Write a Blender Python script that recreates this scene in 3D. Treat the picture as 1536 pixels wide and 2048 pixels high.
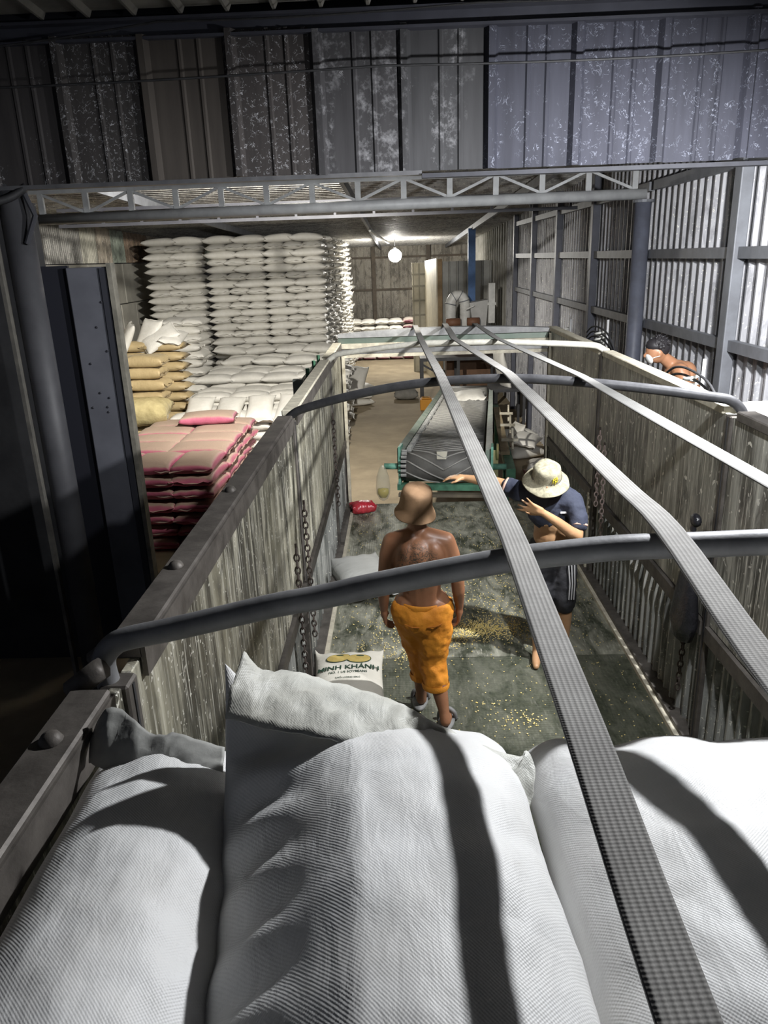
import bpy, bmesh, math, random
import numpy as np
from mathutils import Vector, Matrix, noise
PI = math.pi
sc = bpy.context.scene
for o in list(bpy.data.objects): bpy.data.objects.remove(o)
C = sc.collection
R = random.Random(7)

# ------------------------------------------------------------ camera, world, lights, exposure
# world frame: X to the right, Y along the truck bed, Z up; bed floor z=0, warehouse floor z=-1.1
GZ = -1.1
F_PX, VPX, VPY, ROLL = 1500.0, 795.0, 515.0, math.radians(1.5)
fw = Vector(((VPX-768)/F_PX, (1024-VPY)/F_PX, 1)).normalized()
up = Vector((-math.sin(ROLL), math.cos(ROLL), 0)); up = (up-fw*up.dot(fw)).normalized()
rt = up.cross(fw)
cam_d = bpy.data.cameras.new('camera'); cam = bpy.data.objects.new('camera', cam_d); C.objects.link(cam)
cx = Vector((rt.x, fw.x, up.x)); cy = Vector((rt.y, fw.y, up.y)); cz = -Vector((rt.z, fw.z, up.z))
m3 = Matrix((cx, cy, cz)).transposed()
cam.matrix_world = Matrix.Translation((0, 0, 2.92)) @ m3.to_4x4()
cam_d.sensor_fit = 'HORIZONTAL'; cam_d.sensor_width = 36; cam_d.lens = F_PX/1536*36
cam_d.clip_start = .02; cam_d.clip_end = 200
sc.camera = cam
w = bpy.data.worlds.new('night'); sc.world = w; w.use_nodes = True
w.node_tree.nodes['Background'].inputs[0].default_value = (.55, .62, .8, 1)
w.node_tree.nodes['Background'].inputs[1].default_value = .09
sc.view_settings.view_transform = 'Standard'; sc.view_settings.look = 'None'
sc.view_settings.exposure = 0.12; sc.view_settings.gamma = 1.0; sc.view_settings.use_curve_mapping = False

def spot(name, loc, target, power, color, angle=160, blend=.3, radius=.05):
    l = bpy.data.lights.new(name, 'SPOT'); l.energy = power; l.color = color
    l.spot_size = math.radians(angle); l.spot_blend = blend; l.shadow_soft_size = radius
    o = bpy.data.objects.new(name, l); C.objects.link(o); o.location = loc
    o.rotation_euler = (Vector(target)-Vector(loc)).to_track_quat('-Z', 'Y').to_euler(); return o
def point(name, loc, power, color, radius=.06):
    l = bpy.data.lights.new(name, 'POINT'); l.energy = power; l.color = color; l.shadow_soft_size = radius
    o = bpy.data.objects.new(name, l); C.objects.link(o); o.location = loc; return o
KEY = Vector((1.27, 2.45, 3.40))
spot('flood_light_key', KEY, (.35, 3.3, 0), 270, (.95, .97, 1.0), 172, .25, .04)
HALL = Vector((-1.0, 9.78, 4.02))
spot('flood_light_hall', HALL, (-3.6, 20, 1.0), 2400, (1.0, .96, .88), 130, .7, .08)
MID = Vector((2.12, 4.1, 3.26))
spot('flood_light_gate', MID, (1.0, 8.2, .4), 760, (.97, .98, 1.0), 146, .6, .05)
GATE = Vector((1.2, 7.6, 4.05))
spot('added_light_pink', GATE, (-3.6, 11.0, -.3), 680, (1.0, .97, .9), 56, .7, .06)  # added unseen spot for the pink pile front, cone kept off the truss
BULB = Vector((-.09, 29, 2.99))

# ------------------------------------------------------------ mesh helpers
class MB:
    def __init__(s): s.v = []; s.f = []
    def add(s, vs, fs):
        n = len(s.v); s.v += [tuple(v) for v in vs]; s.f += [tuple(i+n for i in f) for f in fs]; return s
    def box(s, x0, x1, y0, y1, z0, z1):
        return s.add([(x0,y0,z0),(x1,y0,z0),(x1,y1,z0),(x0,y1,z0),(x0,y0,z1),(x1,y0,z1),(x1,y1,z1),(x0,y1,z1)],
                     [(3,2,1,0),(4,5,6,7),(0,1,5,4),(1,2,6,5),(2,3,7,6),(3,0,4,7)])
    def bar(s, a, b, wd, ht, upv=(0,0,1)):
        a = Vector(a); b = Vector(b); d = (b-a).normalized(); u = Vector(upv)
        sx = d.cross(u).normalized()*wd/2; sz = sx.cross(d).normalized()*ht/2
        vs = [a-sx-sz, a+sx-sz, a+sx+sz, a-sx+sz, b-sx-sz, b+sx-sz, b+sx+sz, b-sx+sz]
        return s.add(vs, [(3,2,1,0),(4,5,6,7),(0,1,5,4),(1,2,6,5),(2,3,7,6),(3,0,4,7)])
    def tube(s, pts, r, n=8, caps=True):
        pts = [Vector(p) for p in pts]; rs = r if isinstance(r, (list, tuple)) else [r]*len(pts)
        rings = []; u = None
        for i, p in enumerate(pts):
            d = (pts[min(i+1, len(pts)-1)]-pts[max(i-1, 0)]).normalized()
            if u is None: u = d.orthogonal().normalized()
            else: u = (u-d*u.dot(d)); u = u.normalized() if u.length > 1e-6 else d.orthogonal().normalized()
            v = d.cross(u)
            rings.append([p+(u*math.cos(2*PI*k/n)+v*math.sin(2*PI*k/n))*rs[i] for k in range(n)])
        vs = [q for rg in rings for q in rg]; fs = []
        for i in range(len(pts)-1):
            for k in range(n):
                a = i*n+k; b = i*n+(k+1) % n; fs.append((a, b, b+n, a+n))
        if caps: fs.append(tuple(range(n-1, -1, -1))); fs.append(tuple((len(pts)-1)*n+k for k in range(n)))
        return s.add(vs, fs)
    def lathe(s, c, prof, n=24, ax=(0,0,1), sx=1., sy=1.):
        q = Vector((0,0,1)).rotation_difference(Vector(ax)); c = Vector(c); vs = []; fs = []
        for r, z in prof:
            for k in range(n):
                a = 2*PI*k/n; vs.append(c+q @ Vector((r*sx*math.cos(a), r*sy*math.sin(a), z)))
        for i in range(len(prof)-1):
            for k in range(n):
                a = i*n+k; b = i*n+(k+1) % n; fs.append((a, b, b+n, a+n))
        return s.add(vs, fs)
    def ell(s, c, r, n=12, m=8, rot=None):
        c = Vector(c); vs = []; fs = []
        for i in range(m+1):
            t = PI*i/m
            for k in range(n):
                a = 2*PI*k/n; p = Vector((r[0]*math.sin(t)*math.cos(a), r[1]*math.sin(t)*math.sin(a), -r[2]*math.cos(t)))
                vs.append(c+(rot @ p if rot else p))
        for i in range(m):
            for k in range(n):
                a = i*n+k; b = i*n+(k+1) % n; fs.append((a, b, b+n, a+n))
        return s.add(vs, fs)
    def grid(s, P):           # P[i][j] points
        n = len(P); m = len(P[0]); vs = [p for r in P for p in r]
        return s.add(vs, [(i*m+j, (i+1)*m+j, (i+1)*m+j+1, i*m+j+1) for i in range(n-1) for j in range(m-1)])
    def prism(s, prof, ax, a0, a1):   # closed 2D profile extruded along axis index ax
        def p3(q, t):
            l = [q[0], q[1]]; l.insert(ax, t); return tuple(l)
        n = len(prof); vs = [p3(q, a0) for q in prof]+[p3(q, a1) for q in prof]
        fs = [(k, (k+1) % n, (k+1) % n+n, k+n) for k in range(n)]+[tuple(range(n-1, -1, -1)), tuple(range(n, 2*n))]
        return s.add(vs, fs)
    def mesh(s, name, smooth=False):
        me = bpy.data.meshes.new(name); me.from_pydata([tuple(v) for v in s.v], [], s.f)
        bm = bmesh.new(); bm.from_mesh(me); bmesh.ops.recalc_face_normals(bm, faces=bm.faces); bm.to_mesh(me); bm.free()
        if smooth: me.shade_smooth()
        me.update(); return me

def tag(o, label=None, cat=None, group=None, kind=None):
    if label: o['label'] = label
    if cat: o['category'] = cat
    if group: o['group'] = group
    if kind: o['kind'] = kind
    return o
def par(o, p):
    o.parent = p
    if p is not None:
        mw = Matrix.Translation(p.location) @ p.rotation_euler.to_matrix().to_4x4() if p.parent is None else None
        o.matrix_parent_inverse = mw.inverted() if mw is not None else Matrix.Identity(4)
        if p.parent is not None:
            o.matrix_parent_inverse = Matrix.Identity(4)
def obj(name, mb, mt, parent=None, smooth=False):
    me = mb if isinstance(mb, bpy.types.Mesh) else mb.mesh(name, smooth)
    if mt and not me.materials: me.materials.append(mt)
    o = bpy.data.objects.new(name, me); C.objects.link(o)
    if parent is not None: par(o, parent)
    return o
def thing(name, label, cat, loc=(0,0,0), group=None):
    o = bpy.data.objects.new(name, None); C.objects.link(o); o.location = loc; o.empty_display_size = .1
    return tag(o, label, cat, group)
def solo(name, mb, mt, label, cat, group=None, smooth=False):
    return tag(obj(name, mb, mt, None, smooth), label, cat, group)
def struct(name, mb, mt, parent=None, smooth=False):
    return tag(obj(name, mb, mt, parent, smooth), kind='structure')
def bevel(o, wd=.006, seg=2):
    m = o.modifiers.new('bevel', 'BEVEL'); m.width = wd; m.segments = seg; m.limit_method = 'ANGLE'; return o

# ------------------------------------------------------------ materials
class NT:
    def __init__(s, name):
        s.m = bpy.data.materials.new(name); s.m.use_nodes = True; s.t = s.m.node_tree
        s.b = s.t.nodes['Principled BSDF']; s.tc = s.t.nodes.new('ShaderNodeTexCoord')
    def n(s, typ, **kw):
        nd = s.t.nodes.new('ShaderNode'+typ)
        for k, v in kw.items(): setattr(nd, k, v)
        return nd
    def l(s, a, b): s.t.links.new(a, b)
    def coord(s, scale=(1,1,1), rot=(0,0,0), c='Object'):
        mp = s.n('Mapping'); mp.inputs['Scale'].default_value = scale; mp.inputs['Rotation'].default_value = rot
        s.l(s.tc.outputs[c], mp.inputs[0]); return mp.outputs[0]
    def noise(s, vec, scale, detail=4, rough=.55, dist=0):
        nd = s.n('TexNoise'); nd.inputs['Scale'].default_value = scale; nd.inputs['Detail'].default_value = detail
        nd.inputs['Roughness'].default_value = rough; nd.inputs['Distortion'].default_value = dist
        if vec is not None: s.l(vec, nd.inputs['Vector'])
        return nd.outputs['Fac']
    def ramp(s, fac, stops):
        r = s.n('ValToRGB'); e = r.color_ramp.elements
        while len(e) < len(stops): e.new(.5)
        for q, (p, c) in zip(e, stops):
            q.position = p; q.color = (c, c, c, 1) if isinstance(c, (int, float)) else (*c[:3], 1)
        s.l(fac, r.inputs[0]); return r.outputs[0]
    def mix(s, fac, a, b, bt='MIX'):
        m = s.n('Mix', data_type='RGBA', blend_type=bt)
        for k, v in ((0, fac), (6, a), (7, b)):
            if isinstance(v, (int, float)): m.inputs[k].default_value = v
            elif isinstance(v, (tuple, list)): m.inputs[k].default_value = (*v[:3], 1)
            else: s.l(v, m.inputs[k])
        return m.outputs[2]
    def math(s, op, a, b=None):
        m = s.n('Math', operation=op)
        for k, v in ((0, a), (1, b)):
            if v is None: continue
            if isinstance(v, (int, float)): m.inputs[k].default_value = v
            else: s.l(v, m.inputs[k])
        return m.outputs[0]
    def bump(s, h, strength=.3, dist=.01, nrm=None):
        b = s.n('Bump'); b.inputs['Strength'].default_value = strength; b.inputs['Distance'].default_value = dist
        s.l(h, b.inputs['Height'])
        if nrm is not None: s.l(nrm, b.inputs['Normal'])
        s.l(b.outputs[0], s.b.inputs['Normal']); return b.outputs[0]
    def col(s, c):
        if isinstance(c, (tuple, list)): s.b.inputs['Base Color'].default_value = (*c[:3], 1)
        else: s.l(c, s.b.inputs['Base Color'])
    def pr(s, rough=.6, metal=0., spec=.5):
        s.b.inputs['Roughness'].default_value = rough; s.b.inputs['Metallic'].default_value = metal
        s.b.inputs['Specular IOR Level'].default_value = spec; return s.m
MC = {}
def mat(name, c1, c2=None, scale=4., lo=.35, hi=.65, rough=.6, metal=0., spec=.4, bump=0., bscale=60., stretch=(1,1,1), rand=0., dist=.005):
    if name in MC: return MC[name]
    t = NT(name); v = t.coord(stretch)
    if c2 is not None:
        c = t.mix(t.ramp(t.noise(v, scale, 6, .6), [(lo, 0.), (hi, 1.)]), c1, c2)
    else: c = None
    if rand:
        oi = t.n('ObjectInfo'); g = t.ramp(oi.outputs['Random'], [(0, 1-rand), (1, 1.)])
        c = t.mix(1., c if c is not None else c1, g, 'MULTIPLY')
    t.col(c if c is not None else c1)
    if bump: t.bump(t.noise(t.coord(stretch), bscale, 4, .6), bump, dist)
    MC[name] = t.pr(rough, metal, spec); return MC[name]

def m_sack(name, white, shade, k=420., weave=.5, wr=.35, dust=None, rand=.12, rough=.5):
    t = NT(name); ob = t.coord()
    c = t.mix(t.ramp(t.noise(ob, 5, 5, .6), [(.35, 0.), (.75, 1.)]), white, shade)
    c = t.mix(t.ramp(t.noise(ob, 70, 3, .7), [(.7, 0.), (.78, .35)]), c, (.35, .32, .27))
    if dust:
        g = t.n('NewGeometry'); sp = t.n('SeparateXYZ'); t.l(g.outputs['Normal'], sp.inputs[0])
        c = t.mix(t.ramp(sp.outputs[2], [(.45, 0.), (.85, .92)]), c, dust)
    if rand:
        oi = t.n('ObjectInfo'); c = t.mix(1., c, t.ramp(oi.outputs['Random'], [(0, 1-rand), (1, 1.)]), 'MULTIPLY')
    t.col(c)
    sp = t.n('SeparateXYZ'); t.l(ob, sp.inputs[0])
    wx = t.math('SINE', t.math('MULTIPLY', sp.outputs[0], k)); wy = t.math('SINE', t.math('MULTIPLY', sp.outputs[1], k))
    h = t.math('MULTIPLY', wx, wy)
    b1 = t.bump(t.noise(t.coord((1.5, .6, 1.5)), 16, 5, .6, .6), wr, .02)
    t.bump(h, weave, .0012, b1)
    t.b.inputs['Sheen Weight'].default_value = .05
    return t.pr(rough, 0, .35)

def m_streak(name, dark, mid, light, amt=.62, metal=.25, rough=.45, sz=.5, spk=(45, .66)):
    t = NT(name); v = t.coord((9, 9, sz)); v2 = t.coord((1, 1, .6))
    n1 = t.noise(v, 1.1, 9, .68, .4); n2 = t.noise(v2, 1.4, 5, .6, .5); n3 = t.noise(t.coord((30, 30, 1.2)), 2.2, 6, .7)
    c = t.mix(t.ramp(n2, [(.42, 0.), (.58, 1.)]), dark, mid)
    c = t.mix(t.ramp(n1, [(.46, 0.), (.62, .85)]), c, light)
    c = t.mix(t.ramp(t.noise(t.coord((3, 3, 1.3)), 1.7, 6, .65, .8), [(.50, 0.), (.62, .75)]), c, tuple(q*.55 for q in dark))
    c = t.mix(t.ramp(n3, [(amt, 0.), (amt+.08, 1.)]), c, (.62, .6, .52))
    c = t.mix(t.ramp(t.noise(t.coord((1, 1, 1)), spk[0], 2, .5), [(spk[1], 0.), (spk[1]+.03, .9)]), c, (.7, .68, .6))
    t.col(c)
    t.l(t.ramp(n1, [(.3, rough-.15), (.7, rough+.25)]), t.b.inputs['Roughness'])
    t.bump(n1, .25, .01)
    m = t.pr(rough, metal, .5); t.l(t.ramp(n1, [(.3, rough-.15), (.7, rough+.25)]), t.b.inputs['Roughness']); return m

def m_flake(name, base, amt, scale, blotch=.0, flake=(.34, .34, .355)):
    t = NT(name); ob = t.coord(); n = t.noise(ob, scale, 3, .6, 1.5); n2 = t.noise(t.coord((2, 2, 1.2)), 2.2, 4, .6)
    ring = t.math('ABSOLUTE', t.math('SUBTRACT', n, .5))
    fl = t.math('MULTIPLY', t.ramp(ring, [(0., 1.), (.010, 1.), (.016, 0.)]), t.ramp(t.noise(ob, scale*1.7, 2, .5), [(.50, 0.), (.56, 1.)]))
    area = t.ramp(n2, [(1-amt-.08, 0.), (1-amt, 1.)])
    fac = t.math('MULTIPLY', fl, area)
    if blotch:
        bl = t.math('MULTIPLY', t.ramp(t.noise(ob, 11, 8, .75), [(.58-.1*blotch, 0.), (.68, .6)]), t.ramp(t.noise(t.coord((3, 3, .6)), 1.8, 3, .5), [(.46, 0.), (.56, 1.)]))
        fac = t.math('MAXIMUM', fac, bl)
    c = t.mix(t.ramp(t.noise(t.coord((6, 6, .5)), 2, 5, .6), [(.35, 0.), (.7, 1.)]), base, tuple(q*1.5 for q in base))
    t.col(t.mix(fac, c, flake)); t.bump(fac, .3, .004); return t.pr(.75, .0, .25)

def m_floor(name, dust):
    t = NT(name); ob = t.coord(); sp = t.n('SeparateXYZ'); t.l(ob, sp.inputs[0])
    a = t.math('MULTIPLY', t.math('ADD', sp.outputs[0], sp.outputs[1]), 130.); b = t.math('MULTIPLY', t.math('SUBTRACT', sp.outputs[0], sp.outputs[1]), 130.)
    h = t.math('MULTIPLY', t.math('SINE', a), t.math('SINE', b))
    n1 = t.noise(t.coord((2.2, 1, 1)), 2.6, 7, .65, .7); n2 = t.noise(ob, 26, 5, .7)
    c = t.mix(t.ramp(n2, [(.35, 0.), (.7, 1.)]), (.035, .042, .028), (.085, .092, .06))
    c = t.mix(t.math('MULTIPLY', t.ramp(n1, [(.40, 0.), (.72, 1.)]), dust), c, (.56, .55, .45))
    sc_ = t.noise(t.coord((14, 3, 1), (0, 0, .5)), 3, 5, .7)
    c = t.mix(t.math('MULTIPLY', t.ramp(sc_, [(.56, 0.), (.68, 1.)]), dust*.8), c, (.55, .53, .45))
    t.col(c); t.bump(h, .35, .003); return t.pr(.5, .25, .5)

def m_strap(name, c1, c2, k):
    t = NT(name); uv = t.tc.outputs['UV']; sp = t.n('SeparateXYZ'); t.l(uv, sp.inputs[0])
    ribs = t.math('SINE', t.math('MULTIPLY', sp.outputs[0], 2*PI*7)); cr = t.math('SINE', t.math('MULTIPLY', sp.outputs[1], k))
    h = t.math('ADD', t.math('MULTIPLY', ribs, .5), t.math('MULTIPLY', cr, .22))
    c = t.mix(t.ramp(t.noise(t.coord(), 9, 6, .65), [(.35, 0.), (.7, 1.)]), c1, c2)
    c = t.mix(t.ramp(h, [(.0, .35), (.4, 0.)]), c, tuple(q*.4 for q in c1))
    t.col(c); t.bump(h, .45, .0012); return t.pr(.75, 0, .2)

def m_skin(name, c1, c2, tattoo=None):
    t = NT(name); ob = t.coord()
    c = t.mix(t.ramp(t.noise(ob, 7, 5, .6), [(.35, 0.), (.7, 1.)]), c1, c2)
    if tattoo:
        ctr, rad = tattoo
        vm = t.n('VectorMath', operation='SUBTRACT'); t.l(ob, vm.inputs[0]); vm.inputs[1].default_value = ctr
        vs = t.n('VectorMath', operation='MULTIPLY'); t.l(vm.outputs[0], vs.inputs[0]); vs.inputs[1].default_value = (1/rad[0], 1/rad[1], 1/rad[2])
        ln = t.n('VectorMath', operation='LENGTH'); t.l(vs.outputs[0], ln.inputs[0])
        nz = t.noise(ob, 17, 3, .5, 3.2); ring = t.math('ABSOLUTE', t.math('SUBTRACT', nz, .5))
        lines = t.ramp(ring, [(.0, 1.), (.03, .9), (.06, .12)])
        fac = t.math('MULTIPLY', lines, t.ramp(ln.outputs["Value"], [(.65, .9), (1., 0.)]))
        c = t.mix(fac, c, (.03, .035, .03))
    t.col(c); t.bump(t.noise(ob, 160, 3, .6), .12, .002)
    t.b.inputs['Subsurface Weight'].default_value = .04
    return t.pr(.42, 0, .45)

def m_emit(name, col, st):
    t = NT(name); t.col((1, 1, 1)); t.b.inputs['Emission Color'].default_value = (*col, 1); t.b.inputs['Emission Strength'].default_value = st
    return t.m

M_HERO = m_sack('woven_white_near', (.76, .76, .755), (.68, .67, .65), 1150., .22, .18, rand=0)
M_WHITE = m_sack('woven_white', (.72, .70, .65), (.62, .60, .54), 200., .1, .35, rand=.12)
M_PINK = m_sack('woven_pink', (.46, .12, .19), (.38, .09, .15), 200., .1, .3, dust=(.36, .28, .21), rand=.1)
M_TAN = m_sack('woven_tan', (.48, .37, .20), (.38, .29, .15), 200., .1, .35)
M_MAROON = m_sack('woven_maroon', (.22, .05, .08), (.16, .04, .06), 200., .1, .3, dust=(.62, .55, .48))
M_SHEETMETAL = m_streak('galvanised_sheet', (.27, .27, .285), (.34, .34, .355), (.42, .42, .435), .72, .1, .55)
M_STEELGREY = mat('grey_steel_paint', (.20, .21, .23), (.15, .155, .17), 5, rough=.55, metal=.1)
M_DARKSTEEL = mat('dark_steel_paint', (.035, .036, .045), (.055, .056, .065), 3, rough=.6)
M_BEDWALL = m_streak('bed_side_streaked', (.07, .066, .052), (.22, .205, .15), (.54, .51, .40), .56, .15, .42)
M_BEDWALLR = m_streak('bed_side_splashed', (.06, .058, .05), (.20, .195, .165), (.50, .49, .43), .545, .15, .4, .5, (20, .66))
M_BEDLOW = m_streak('bed_low_corrugated', (.13, .135, .125), (.26, .265, .25), (.40, .40, .37), .60, .2, .45)
M_RAIL = mat('rail_worn_steel', (.07, .062, .055), (.15, .135, .12), 9, .35, .7, rough=.55, metal=.3, bump=.3, bscale=40)
M_CREAM = mat('cream_dusty_edge', (.62, .58, .46), (.42, .38, .3), 14, rough=.8)
M_HOOPD = mat('hoop_dark_pipe', (.055, .055, .06), (.09, .09, .095), 14, rough=.5, metal=.2, bump=.15, bscale=30)
M_HOOPG = mat('hoop_grey_pipe', (.24, .24, .245), (.15, .15, .155), 7, rough=.5, metal=.2, bump=.2, bscale=30)
M_HOOPW = mat('hoop_white_pipe', (.66, .64, .56), (.5, .48, .42), 20, rough=.6)
M_CONC = mat('concrete_ground', (.38, .31, .21), (.27, .22, .15), 1.6, rough=.85, bump=.2, bscale=12)
M_BLOCK = mat('concrete_block', (.58, .56, .49), (.46, .44, .385), 2.2, rough=.9, bump=.3, bscale=25, rand=.15)
M_GREEN = mat('green_machine_paint', (.10, .27, .17), (.055, .14, .09), 8, .4, .7, rough=.5)
M_MINT = mat('mint_machine_paint', (.22, .50, .38), (.12, .3, .22), 12, .4, .75, rough=.5)
M_BLACK = mat('black_rubber', (.02, .02, .022), (.04, .04, .042), 10, rough=.6)

# ------------------------------------------------------------ corrugated sheet profile
def rib_profile(length, pitch, rib, h, flank):
    """list of (along, out) for a trapezoid-rib sheet"""
    pts = []; a = 0.
    while a < length-1e-6:
        e = min(a+pitch, length); f = a+pitch-rib
        pts.append((a, 0.))
        if f+flank < e:
            pts += [(f-flank*.0, 0.), (f+flank, h)]
            if e-flank > f+flank: pts += [(e-flank, h)]
        a += pitch
    pts.append((length, 0.)); out = []
    for p in pts:
        if not out or p[0] > out[-1][0]+1e-5: out.append(p)
    return out
def sheet(p0, dirv, outv, vert, prof, th=.004):
    """corrugated sheet: p0 corner, profile runs along dirv, ribs stick out along outv, extruded by vert"""
    p0 = Vector(p0); d = Vector(dirv); o = Vector(outv); v = Vector(vert); mb = MB()
    a = [p0+d*s+o*h for s, h in prof]; b = [q-o*th for q in a]
    A = [[q, q+v] for q in a]; B = [[q, q+v] for q in b]; n = len(a)
    mb.grid(A); mb.grid(B)
    m = len(a)*2
    for i in range(n-1):
        mb.f.append((2*i, 2*i+2, m+2*i+2, m+2*i)); mb.f.append((2*i+1, 2*i+3, m+2*i+3, m+2*i+1))
    mb.f.append((0, 1, m+1, m)); mb.f.append((2*n-2, 2*n-1, m+2*n-1, m+2*n-2)); return mb

# ============================================================ WAREHOUSE
gf = struct('floor', MB().box(-9, 3.4, -3, 40, GZ-.1, GZ), M_CONC)
# right wall: galvanised rib sheets on columns and girts
WR = 3.06
wr = struct('wall_right', MB().box(WR+.10, WR+.16, -3, 38, GZ, 4.85), M_SHEETMETAL)
COLS = [4.6, 7.15, 9.65, 12.3, 15.0, 17.7, 20.4]
y = 2.1
while y < 22:
    pf = rib_profile(1.14, .19, .058, .042, .016)
    obj('wall_sheet', sheet((WR+.07, y, GZ), (0, 1, 0), (-1, 0, 0), (0, 0, 5.9), pf), M_SHEETMETAL, wr)
    y += 1.14
for cyl in COLS:
    if abs(cyl-9.65) < .01:
        obj('column', MB().tube([(WR-.13, cyl, GZ), (WR-.13, cyl, 3.46)], .095, 16), mat('column_pipe_dusty_blue', (.13, .14, .18), (.1, .105, .13), 6, rough=.5), wr, True)
        obj('column_cap', MB().tube([(WR-.13, cyl, 3.44), (WR-.13, cyl, 3.47)], .125, 16), M_STEELGREY, wr)
    else:
        mb = MB().box(WR-.09, WR+.02, cyl-.075, cyl+.075, GZ, 4.5)
        bevel(obj('column', mb, M_STEELGREY if cyl < 9 else mat('column_dark', (.09, .095, .12), (.07, .072, .09), 6, rough=.5), wr), .01)
for a, b in zip(COLS[:-1], COLS[1:]):
    for gz in (.95, 2.05, 2.86, 3.62):
        obj('girt', MB().box(WR-.05, WR+.02, a+.08, b-.08, gz-.05, gz+.05), M_STEELGREY, wr)
# far part of the right side: wooden-looking old sheets
for i, yy in enumerate(np.arange(22, 33, 1.1)):
    pf = rib_profile(1.1, .55, .12, .06, .03)
    obj('wall_sheet', sheet((WR+.06, yy, GZ), (0, 1, 0), (-1, 0, 0), (0, 0, 5.2), pf), mat('old_sheet', (.3, .29, .26), (.2, .195, .17), 3, rough=.7), wr)
# left wall: big concrete blocks below, patched tin above
WL = -7.3
wl = struct('wall_left', MB().box(WL-.2, WL-.05, 3, 38, GZ, 4.4), M_DARKSTEEL)
bz = [GZ, -.1, .95, 2.0, 3.02]
for r_ in range(4):
    yy = 11.0+(r_ % 2)*.45
    while yy < 27:
        L_ = 1.15
        o = obj('block', MB().box(WL-.05, WL+.05+R.uniform(-.01, .01), yy+.012, yy+L_-.012, bz[r_]+.012, bz[r_+1]-.012), M_BLOCK, wl); bevel(o, .012, 1)
        yy += L_
TIN = [(.42, .47, .39), (.38, .28, .2), (.48, .42, .34), (.38, .36, .33), (.52, .5, .42), (.28, .27, .25)]
yy = 10.4; i = 0
while yy < 30:
    cc = TIN[[0, 1, 1, 2, 4, 3, 5, 5, 4, 2][i % 10]]
    pf = rib_profile(.96, .096, .05, .022, .02)
    obj('tin_sheet', sheet((WL+.02, yy, 3.03), (0, 1, 0), (1, 0, 0), (0, 0, 1.25), pf), m_streak('tin_patch_%d' % (i % 10), tuple(q*.6 for q in cc), cc, tuple(min(1, q*1.25) for q in cc), .8, .2, .5) , wl)
    yy += .97; i += 1
# back wall
WB = 36.
wb = struct('wall_back', MB().box(-8, 4, WB+.1, WB+.2, GZ, 4.4), M_DARKSTEEL)
M_BACK = m_streak('old_back_sheet', (.22, .20, .17), (.36, .33, .28), (.42, .39, .33), .8, .1, .7, .8)
for i, xx in enumerate(np.arange(-7.5, 3.4, 1.2)):
    pf = rib_profile(1.2, .4, .06, .05, .015)
    obj('wall_sheet', sheet((xx, WB+.08, GZ), (1, 0, 0), (0, -1, 0), (0, 0, 4.8), pf), M_BACK, wb)
for zz in (.2, 1.5, 2.9):
    obj('girt', MB().box(-7.5, 3.2, WB-.02, WB+.04, zz, zz+.09), mat('rust_girt', (.16, .13, .1), (.1, .085, .07), 5, rough=.8), wb)
for xx in (-1.1, 1.4):
    obj('column', MB().box(xx-.09, xx+.09, WB-.12, WB+.02, GZ, 3.6), mat('rust_girt', (.16, .13, .1)), wb)
# hall ceiling: sheets with ribs running across, sloping down to the back
M_ROOF = m_streak('roof_sheet', (.22, .215, .21), (.34, .33, .31), (.42, .41, .38), .78, .1, .55, 9)
ce = struct('ceiling', MB().add([(-8, 6.4, 4.75), (3.3, 6.4, 4.75), (3.3, 37, 3.75), (-8, 37, 3.75)], [(0, 1, 2, 3)]), M_DARKSTEEL)
def roofz(y): return 4.18-(y-9.)*.0265
for i in range(14):
    y0 = 9.2+i*2.0
    pf = rib_profile(2.02, .25, .09, .05, .03)
    sl = Vector((0, 1, -.0265)).normalized()
    obj('roof_sheet', sheet((-7.4, y0, roofz(y0)), sl, (0, 0, -1), (10.5, 0, 0), pf), M_ROOF, ce)
for xx in (-.75, -4.2, 2.2):
    obj('purlin', MB().bar((xx, 9.5, roofz(9.5)-.13), (xx, 36, roofz(36)-.13), .06, .14), M_STEELGREY, ce)
# front facade over the gate: wide pan sheets under an I-beam
FB = 6.2
wf = struct('wall_front', MB().box(-8, 3.1, FB+.16, FB+.2, 3.56, 4.75), M_DARKSTEEL)
pan_mats = [m_flake('pan_dark', (.034, .031, .031), .35, 16), m_flake('pan_flaked', (.036, .033, .032), .62, 17), m_flake('pan_plain', (.044, .038, .033), .05, 17),
            m_flake('pan_flaked_more', (.037, .033, .032), .66, 16), m_flake('pan_blotched', (.036, .035, .037), .3, 15, .9), m_flake('pan_blotched_b', (.036, .036, .038), .3, 14, .8),
            m_flake('pan_speckled', (.030, .031, .041), .5, 13, 0, (.16, .17, .21)), m_flake('pan_speckled_b', (.031, .032, .043), .6, 15, 0, (.16, .17, .21))]
xs = [-3.72, -3.11, -2.49, -1.86, -1.225, -.60, .03, .665, 1.29, 1.91, 2.53, 3.05]
for i in range(len(xs)-1):
    a, b = xs[i], xs[i+1]; off = -.012 if i < 6 else .02
    prof = [(0, 0), (.03, .05), (.075, .05), (.105, 0), (.30, 0), (.312, .012), (.33, .012), (.342, 0), (.44, 0), (.452, .012), (.47, .012), (.482, 0), (b-a, 0)]
    pm = pan_mats[[0, 0, 1, 2, 3, 4, 5, 6, 7, 6, 7][i]]
    tl = R.uniform(-.012, .012)
    obj('pan_sheet', sheet((a, FB+off, 3.53+tl), (1, 0, 0), (0, -1, 0), (0, 0, .96+tl), prof), pm, wf)
mb = MB().box(-8, 3.1, FB-.06, FB+.12, 4.46, 4.48).box(-8, 3.1, FB+.02, FB+.04, 4.48, 4.58).box(-8, 3.1, FB-.06, FB+.12, 4.58, 4.60)
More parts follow.
